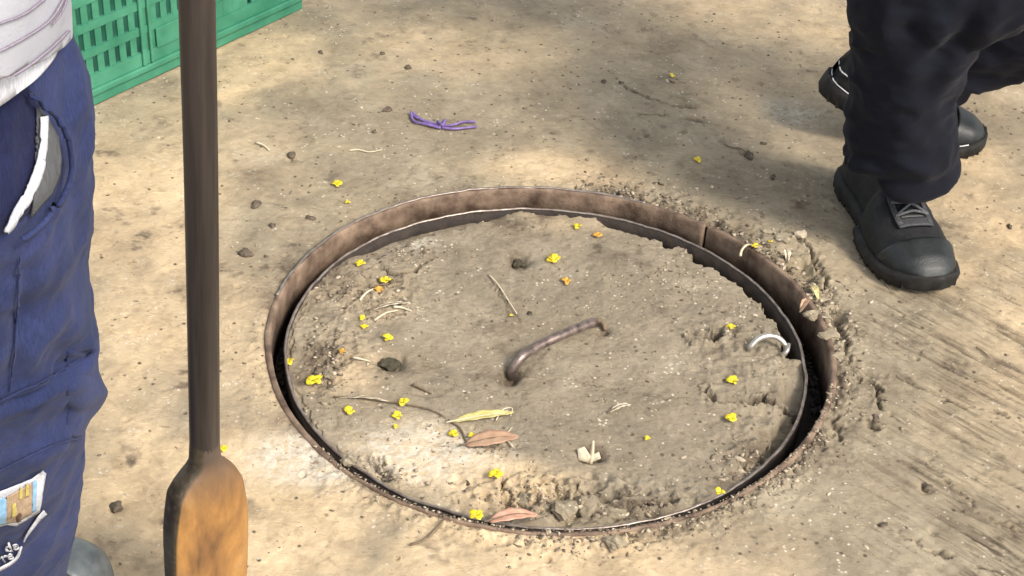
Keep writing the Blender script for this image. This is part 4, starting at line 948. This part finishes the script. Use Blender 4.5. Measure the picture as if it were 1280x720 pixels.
# shoes
for nm, h_, t_, fx, sd_ in (('shoe', heel, toe, 0, 1), ('shoe', heelR, toeR, math.radians(24), -1)):
    s_ = shF if fx == 0 else empty('shoe'); s_.parent = P2; mw = frame_of(h_, t_); mw.translation = Vector(h_)-P2.location+Vector((0, 0, .003)); s_.matrix_local = mw
    build_shoe(s_, .295 if fx == 0 else .275, .112 if fx == 0 else .100, flex=fx, side_=sd_, pipe=fx > 0)
# trousers
W = lambda px, py, y: atY(px, py, y)
yF = .245
def cuff_pts():
    L_ = []
    for py, xl, xr, y_ in ((203, 1066, 1180, .262), (196, 1058, 1197, .258), (165, 1059, 1194, .255), (125, 1062, 1190, .252), (80, 1064, 1206, .248), (30, 1066, 1224, .245), (-20, 1069, 1243, .242)):
        a = W(xl, py, y_); b = W(xr, py, y_); L_.append(((a+b)/2, (b-a).length/2))
    return L_
cp = cuff_pts()
path = [c for c, _ in cp]; rads = [(w_*1.0, w_*.86) for _, w_ in cp]
path += [Vector((.525, .25, .44)), Vector((.54, .28, .56)), Vector((.555, .34, .72)), hpF, hpF+Vector((.03, .02, .10))]; rads += [(.098, .095), (.100, .098), (.108, .105), (.118, .118), (.10, .10)]
# rear shin sleeve
rp = [Vector((.525, anR.y, .125)), Vector((.60, anR.y, .178)), anR.lerp(knR, .6), knR, knR.lerp(hpR, .4), hpR, hpR+Vector((-.03, 0, .1))]
rr2 = [.080, .084, .085, .092, .102, .115, .10]
def disp_P2(c, nn):
    d = .0030*ridged(c, 9, 3, (1, 1, 1.6))+.0026*ridged(c, 24, 8, (1, 1, 1.8))+.0045*np.maximum(0, ridged(c, 12, 9, (1, 1, 2.0)))**3
    lower = np.exp(-((c[:, 2]-.09)/.07)**2)
    d += lower*.0095*np.sin((c[:, 2]-.45*(c[:, 0]-.47)+.012*np.sin(c[:, 0]*40))*2*PI/.052)
    for a, b, w_, dp in (((1118,140),(1178,172),.013,.013),((1105,165),(1165,215),.012,.012),((1075,200),(1140,215),.010,.010),((1085,225),(1170,228),.010,.010),((1130,20),(1155,70),.018,.009),((1185,60),(1150,120),.016,.010),((1100,60),(1110,120),.02,.006),((1215,10),(1190,80),.014,.008),((1065,180),(1100,205),.010,.008)):
        pa = W(*a, .17); pb_ = W(*b, .17); d += crease(c, pa, pb_, w_, dp*1.1, dp*.55)
    return d
tr2 = organic('trousers', [(path, rads), (rp, rr2), ([hipc-Vector((0, 0, .08)), hipc+Vector((0, 0, .02)), hipc+Vector((0, 0, .12))], [(.165, .13), (.16, .12), (.15, .11)])], .0048, MPANT2, P2, 6, disp_P2, 28)
rel2(P2, tr2)
# jacket over the torso
def disp_j(c, nn): return .006*ridged(c, 6, 31, (1, 1, 1.5))
jk = organic('shirt', [([hipc-Vector((0, 0, .05)), hipc.lerp(chest, .4), hipc.lerp(chest, .85), chest+Vector((0, 0, .10)), neck-Vector((0, 0, .03))], [(.175, .14), (.16, .125), (.18, .13), (.15, .11), .065]),
     ]+[([chest+Vector((0, 0, .07)), s_, s_.lerp(e_, .5), e_], [.08, .075, .066, .060]) for s_, e_ in zip(sh, el)], .008, MPANT2, P2, 6, disp_j); rel2(P2, jk)

# ---- person on the left: navy work trousers, pale jersey, holding the tool
P1 = empty('person', (-.52, -.75, 0)); tag(P1, 'person in navy work trousers and pale jersey standing at the left with the pole', 'person')
cy_ = CAM.y
EDGE = [(92,128,.80,.115),(100,175,.815,.116),(104,230,.83,.114),(105,300,.85,.112),(106,370,.872,.108),(108,430,.892,.104),(111,465,.91,.104),(108,500,.93,.104),(98,545,.965,.097),(96,600,1.0,.093),(88,655,1.04,.090),(74,715,1.075,.090),(64,760,1.10,.090)]
lp = []; lr = []
for px, py, D, r_ in EDGE[::-1]:
    e_ = atY(px, py, cy_+D); lp.append(Vector((e_.x-r_, e_.y, e_.z))); lr.append(r_)
topc = lp[-1]+Vector((-.03, -.02, .12)); lp.append(topc); lr.append(.125)
hipL = topc+Vector((-.10, -.01, .02))
oth = [Vector((hipL.x-.13, hipL.y, hipL.z-.02)), Vector((hipL.x-.15, hipL.y-.02, .5)), Vector((hipL.x-.16, hipL.y-.04, .1))]
def zmask(c, lo, hi): return sst(c[:, 2], lo-.01, lo+.01)*(1-sst(c[:, 2], hi-.01, hi+.01))
def surfpt(px, py, D=.80): return np.array(atY(px, py, cy_+D)[:])
def disp_P1(c, nn):
    d = .0016*ridged(c, 8, 53, (1, 1, 1.3))+.0022*ridged(c, 26, 57, (1, 1, .6))+.0011*np.maximum(0, ridged(c, 13, 58, (1, 1, 1.5)))**3-.0012*np.maximum(0, ridged(c, 38, 51, (1, 1, 1.2)))**2+.0006*fbm(c[:, 0], c[:, 1], 60, 2, 59, .5, c[:, 2])
    # seam where the thigh pocket hangs over the knee: everything above it stands proud
    front = (nn[:, 1] < .45)
    for a, b, w_, dp in (((117,436),(70,466),.006,.006),((70,466),(0,502),.006,.006),((60,350),(0,420),.02,.006),((110,330),(50,385),.018,.006),((105,500),(20,545),.02,.007),((90,560),(10,600),.02,.006),((80,210),(100,330),.016,.005),((30,330),(15,480),.006,.0035),((100,470),(60,430),.012,.005)):
        pa = surfpt(*a, .80+(a[1]-130)*.0003); pb_ = surfpt(*b, .80+(b[1]-130)*.0003)
        # bring the fold onto the cloth: nearest by ray distance to camera-facing side
        pa = hitp(a, pa); pb_ = hitp(b, pb_); d += crease(c, pa, pb_, w_, dp, dp*.5)
    return d
_pre = {}
def hitp(a, default):
    if 'tree' not in _pre: return default
    h_, n_ = hit(_pre['tree'], *a); return np.array(h_[:]) if h_ is not None else default
chainsL = [(lp, lr),  (oth[::-1]+[hipL], [.09, .10, .12, .12]), ([hipL-Vector((0, 0, .06)), hipL+Vector((0, 0, .02)), hipL+Vector((0, 0, .12))], [(.16, .12), (.16, .12), (.15, .11)])]
pre = organic('trousers', chainsL, .006, MPANT, None, 5, None, 28); _pre['tree'] = bvh(pre); bpy.data.objects.remove(pre)
tr1 = organic('trousers', chainsL, .0040, MPANT, P1, 5, disp_P1, 32)
TREE = bvh(tr1)
rel2(P1, tr1)
chest1 = hipL+Vector((-.04, -.02, .46)); neck1 = chest1+Vector((.03, .02, .17)); head1 = neck1+Vector((.02, .03, .13))
# the hand on the pole
gripz = 1.12; gp = foot+axis*(gripz/axis.z)
shR = chest1+Vector((.19, .0, .10)); outv = Vector((-.85, -.5, 0)).normalized()
wrR = gp+outv*.095-Vector((0, 0, .02)); elR = shR.lerp(wrR, .5)+Vector((.02, -.06, -.16))
shL = chest1+Vector((-.19, 0, .10)); elL = chest1+Vector((-.24, -.02, -.18)); wrL = chest1+Vector((-.22, .10, -.38))
toe1 = G(112, 690, .03); an1 = Vector((lp[0].x+.01, lp[0].y+.02, .10)); kn1 = lp[5].copy()
mk_person(P1, hipL, [topc, oth[0]], [kn1, oth[1]], [an1, oth[2]], [Vector((toe1.x-.02, toe1.y-.04, .035)), oth[2]+Vector((.02, .14, -.06))], chest1, neck1, head1, [elR, elL], [wrR, wrL], [shR, shL], hand_chains(wrR, gp, axis, outv)+fist(wrL, (0, .2, -1)), (.5, 1, -.3))

# boots: grey leather, only the toe of the near one shows
def build_boot(parent, length=.30, width=.112):
    us = np.linspace(0, 1, 40)
    hw = lambda u: width/2*np.interp(u, [0, .02, .06, .15, .3, .45, .6, .72, .85, .93, .975, 1], [.30, .5, .66, .76, .76, .82, .95, 1.0, .97, .82, .58, .2])
    hz = lambda u: np.interp(u, [0, .03, .10, .25, .36, .48, .60, .72, .84, .93, .98, 1], [.07, .12, .13, .13, .125, .108, .092, .082, .078, .070, .052, .030])
    for nm, off, zb, m_, flat in (('upper', 0, .02, MBOOT, 0), ('sole', .004, 0, MSOLE, 1)):
        P = []
        for u in us:
            row = []
            if flat:
                for fy, fz in ((-.95, 0), (-1.03, .4), (-1.0, 1), (0, 1.02), (1, 1), (1.03, .4), (.95, 0), (0, 0)): row.append(((u-.5)*length*1.02+length/2, (hw(u)+off)*fy, .024*fz))
            else:
                for k in range(25):
                    a = PI*k/24; ca, sa = math.cos(a), math.sin(a); row.append((u*length, hw(u)*math.copysign(abs(ca)**.62, ca), zb+(hz(u)-zb)*abs(sa)**.8+.0015*math.sin(u*60)*math.exp(-((u-.62)/.08)**2)))
            P.append(row)
        me_ = gridmesh(nm, np.array(P), bool(flat)); bm = bmesh.new(); bm.from_mesh(me_); bmesh.ops.holes_fill(bm, edges=[e for e in bm.edges if e.is_boundary], sides=0)
        bmesh.ops.recalc_face_normals(bm, faces=bm.faces); bm.to_mesh(me_); bm.free(); link(nm, me_, m_, parent)
    P = [[(u*length+.004, (hw(min(u, 1))+.0015)*math.copysign(abs(math.cos(a))**.62, math.cos(a)), .024+(hz(min(u, 1))+.0015-.024)*abs(math.sin(a))**.8) for a in np.linspace(0, PI, 21)] for u in np.linspace(.76, .999, 10)]
    o = link('toe_cap', gridmesh('toe_cap', np.array(P)), MBOOT, parent); sm = o.modifiers.new('s', 'SOLIDIFY'); sm.thickness = .0012; sm.offset = 1
t1 = G(100, 676, .055); t1.z = 0; h1 = t1-Vector((.10, .28, 0))
for h_, t_ in ((h1, t1), (oth[2]+Vector((-.02, -.06, -.1)), oth[2]+Vector((.02, .22, -.1)))):
    b_ = empty('boot'); b_.parent = P1; mw = frame_of(h_, t_); hh = Vector(h_); hh.z = .003; mw.translation = hh-P1.location; b_.matrix_local = mw; build_boot(b_)

# patches of cloth that follow the trousers (pocket facing, badge, seams)
def patch(name, poly, m, off=.0015, thick=.0008, tree=None, parent=None, step=5.0, dm=1, root=None):
    bm = bmesh.new(); vs = [bm.verts.new((x, y, 0)) for x, y in poly]; bm.faces.new(vs)
    bmesh.ops.triangulate(bm, faces=bm.faces)
    for _ in range(6):
        es = [e for e in bm.edges if e.calc_length() > step]
        if not es: break
        bmesh.ops.subdivide_edges(bm, edges=es, cuts=1); bmesh.ops.triangulate(bm, faces=bm.faces)
    bad = []
    for v in bm.verts:
        h_, n_ = hit(tree or TREE, v.co.x, v.co.y)
        if h_ is None: bad.append(v); continue
        v.co = h_+n_*off
    for v in bad: bm.verts.remove(v)
    me_ = bpy.data.meshes.new(name); bm.to_mesh(me_); bm.free(); o = link(name, me_, m, parent or P1); 
    if not parent: rel2(P1, o)
    sm = o.modifiers.new('s', 'SOLIDIFY'); sm.thickness = thick; sm.offset = 1; return o
def strip(pts, w):
    """polygon band round a polyline in px"""
    sp = [Vector((p_.x, p_.y)) for p_ in catmull([(a, b, 0) for a, b in pts], 5)]; Lf = []; Rt = []
    for i, p_ in enumerate(sp):
        t_ = (sp[min(i+1, len(sp)-1)]-sp[max(i-1, 0)]).normalized(); n_ = Vector((-t_.y, t_.x)); ww = w(i/(len(sp)-1)) if callable(w) else w
        Lf.append(p_+n_*ww); Rt.append(p_-n_*ww)
    return [(p_.x, p_.y) for p_ in Lf+Rt[::-1]]
MNAVD = fabric('dark_navy_pocket', (.008, .010, .035), (.018, .022, .065))
patch('pocket_bag', [(-20,96),(28,104),(44,122),(54,148),(60,180),(58,215),(48,245),(30,268),(8,288),(-20,300)], MNAVD, .0015)
patch('pocket_lining', [(42,132),(54,146),(67,170),(71,196),(69,218),(60,240),(50,250),(40,262),(34,268),(38,240),(46,205),(48,170)], MGREYC, .0032, .001)
patch('pocket_trim', strip([(44,142),(44,180),(37,213),(25,242),(10,266),(1,281)], lambda u: 1.5+4.2*math.sin(PI*min(1, .15+.75*u))), MWHITE, .0055, .0012)
patch('pocket_edge', strip([(28,112),(48,138),(66,165),(73,195),(70,222),(58,248),(36,272),(14,290)], 1.6), MPANT, .0070, .003)
patch('stitched_seam', strip([(116,434),(100,448),(70,466),(35,482),(-10,502)], 1.1), MPANT, .0020, .0012)
patch('stitched_seam', strip([(22,318),(18,380),(14,440),(10,488)], .9), MPANT, .0020, .0010)
patch('stitched_seam', strip([(100,545),(62,556),(20,575),(-10,590)], .8), MPANT, .0018, .0008)
bd = patch('badge', [(52,586),(55,590),(50,620),(48,638),(34,646),(19,655),(8,653),(-20,660),(-20,624),(0,612),(38,597)], MWHITE, .0022, .0010)
MBLUE = fabric('print_blue', (.22, .42, .62), (.30, .50, .70)); MTAN = fabric('print_tan', (.34, .24, .15), (.44, .33, .22)); MGOLD = fabric('print_gold', (.50, .42, .10), (.60, .50, .18)); MDOOR = fabric('print_brown', (.10, .05, .03), (.14, .08, .05))
patch('badge_print', [(-20,628),(0,618),(6,620),(6,650),(-20,654)], MBLUE, .0034, .0004, step=3)
patch('badge_print', [(6,617),(37,600),(37,638),(20,648),(6,650)], MTAN, .0034, .0004, step=3)
patch('badge_print', [(37.4,600),(42,597),(42,634),(37.4,637)], MBLUE, .0034, .0004, step=3)
for q_ in ([(20,612),(22,603),(24,612),(23,620),(20,620)], [(27,608),(29,600),(32,607),(33,616),(27,618)], [(12,628),(16,624),(17,640),(12,642)]): patch('badge_print', q_, MGOLD, .0040, .0004, step=3)
patch('badge_print', [(19,639),(21,636),(24,638),(24,646),(19,648)], MDOOR, .0040, .0004, step=3)
def lettering(txt, px, py, size, rot):
    cu = bpy.data.curves.new('t', 'FONT'); cu.body = txt; cu.size = size; cu.resolution_u = 3; cu.offset = size*.02
    tmp = bpy.data.objects.new('t', cu); COL.objects.link(tmp); dg = bpy.context.evaluated_depsgraph_get(); me_ = bpy.data.meshes.new_from_object(tmp.evaluated_get(dg)); bpy.data.objects.remove(tmp)
    c_, s_ = math.cos(rot), math.sin(rot); bm = bmesh.new(); bm.from_mesh(me_)
    bmesh.ops.triangulate(bm, faces=bm.faces); bad = []
    for v in bm.verts:
        x, y = v.co.x, v.co.y; X_, Y_ = px+x*c_-y*s_, py-(x*s_+y*c_)
        h_, n_ = hit(TREE, X_, Y_)
        if h_ is None: bad.append(v); continue
        v.co = h_+n_*.0030
    for v in bad: bm.verts.remove(v)
    bm.to_mesh(me_); bm.free(); me_.name = 'lettering'; me_.materials.clear(); o = link('lettering', me_, MWHITE, P1); rel2(P1, o)
    sm = o.modifiers.new('s', 'SOLIDIFY'); sm.thickness = .0006; sm.offset = 1
lettering('de', 6, 687, 17, .28); lettering('urre', -12, 705, 17, .38)
# free corner of the thigh pocket standing out at the knee
edge_ = catmull([(112, 436, 0), (118, 455, 0), (127, 478, 0), (133, 492, 0), (124, 507, 0), (112, 524, 0), (101, 545, 0)], 4)
rows_ = []
for i, p_ in enumerate(edge_):
    D_ = cy_+.905+.0006*(p_.y-436); pr = atY(p_.x, p_.y, D_); row = []
    h_, n_ = hit(TREE, 84, p_.y); hl = (h_-n_*.002) if h_ else atY(84, p_.y, D_-.06)
    h2, n2 = hit(TREE, 97, p_.y); hm = (h2+n2*.004) if h2 else hl.lerp(pr, .5)
    for k in range(13):
        u = k/12; q_ = hl*(1-u)**2+(hm*1.0)*2*u*(1-u)+pr*u*u; bul = .004*math.sin(PI*u)*math.sin(PI*i/(len(edge_)-1))
        row.append(q_+Vector((.4, -1, .1)).normalized()*(bul+.0012*math.sin(u*9+i*.7)))
    rows_.append([r_[:] for r_ in row])
pf = link('pocket_corner', gridmesh('pocket_corner', np.array(rows_)), MPANT, P1); rel2(P1, pf); sm = pf.modifiers.new('s', 'SOLIDIFY'); sm.thickness = .003; sm.offset = 0
patch('printed_swoosh', strip([(54,637),(46,645),(38,656),(31,666),(28,674)], lambda u: 2.6*(1-u)+.7), MWHITE, .0026, .0005, step=3)
patch('printed_swoosh', strip([(25,680),(20,692),(11,701),(-6,710)], lambda u: 1.2+1.0*u), MWHITE, .0026, .0005, step=3)

# jersey: built so that its hem hangs over the hip
hem = []
jc = Vector(hipL)
def disp_s(c, nn): return .004*ridged(c, 6, 81, (1, 1, 1.4))+.002*ridged(c, 14, 83)
def cut(o, p, n):
    bm = bmesh.new(); bm.from_mesh(o.data); bmesh.ops.bisect_plane(bm, geom=list(bm.verts)+list(bm.edges)+list(bm.faces), plane_co=p, plane_no=n, clear_inner=True); bm.to_mesh(o.data); bm.free()
e0 = atY(88, 6, cy_+.78); e1 = atY(82, 50, cy_+.79)
hs_ = [Vector((e1.x-.165, e1.y-.01, e1.z-.16)), Vector((e1.x-.165, e1.y-.01, e1.z-.05)), Vector((e0.x-.168, e0.y-.01, e0.z+.0)), Vector((e0.x-.175, e0.y-.02, e0.z+.10)), chest1+Vector((0, 0, -.05)), chest1+Vector((0, 0, .10)), neck1-Vector((0, 0, .04))]
sleeves = [([chest1+Vector((0, 0, .07)), s_, s_.lerp(e_, .5), e_], [.08, .075, .068, .062]) for s_, e_ in ((shR, elR), (shL, elL))]
js = organic('shirt', [(hs_, [(.155, .145), (.165, .150), (.168, .150), (.172, .15), (.19, .135), (.16, .12), .065])]+sleeves, .006, MSHIRT, P1, 5, disp_s, 32)
TS0 = bvh(js)
Pa = atY(82, 50, cy_+.79); h_, _n = hit(TS0, 20, 92); Pb = h_ if h_ else atY(20, 92, cy_+.67)
ab = (Pb-Pa).normalized(); hz_ = Vector((-ab.y, ab.x, .10)); nrm = ab.cross(hz_); nrm = nrm if nrm.z > 0 else -nrm
cut(js, Pa, nrm); TS = bvh(js)
sm = js.modifiers.new('s', 'SOLIDIFY'); sm.thickness = .003; sm.offset = -1
us = organic('undershirt', [(hs_[:4], [(.149, .139), (.159, .144), (.162, .144), (.166, .144)])], .006, MWHITE, P1, 5, disp_s, 32)
Pc = atY(84, 54, cy_+.79); h2, _n = hit(TS0, 20, 130); Pd = h2 if h2 else Pb-Vector((0, 0, .03))
ab = (Pd-Pc).normalized(); n2_ = ab.cross(Vector((-ab.y, ab.x, .10))); n2_ = n2_ if n2_.z > 0 else -n2_
cut(us, Pc, n2_); sm = us.modifiers.new('s', 'SOLIDIFY'); sm.thickness = .002; sm.offset = -1
rel2(P1, js); rel2(P1, us)
for pts_s, w_s in (([(-20,36),(0,27),(28,16),(55,-4)], 1.0), ([(-20,70),(0,61),(30,45),(60,24),(78,-4)], 1.0), ([(-20,106),(0,100),(30,83),(60,60),(83,38)], 1.1), ([(62,30),(74,14),(82,-6)], .6)):
    patch('seam', strip(pts_s, w_s), MSEAM, .0012, .0008, tree=TS, step=4)
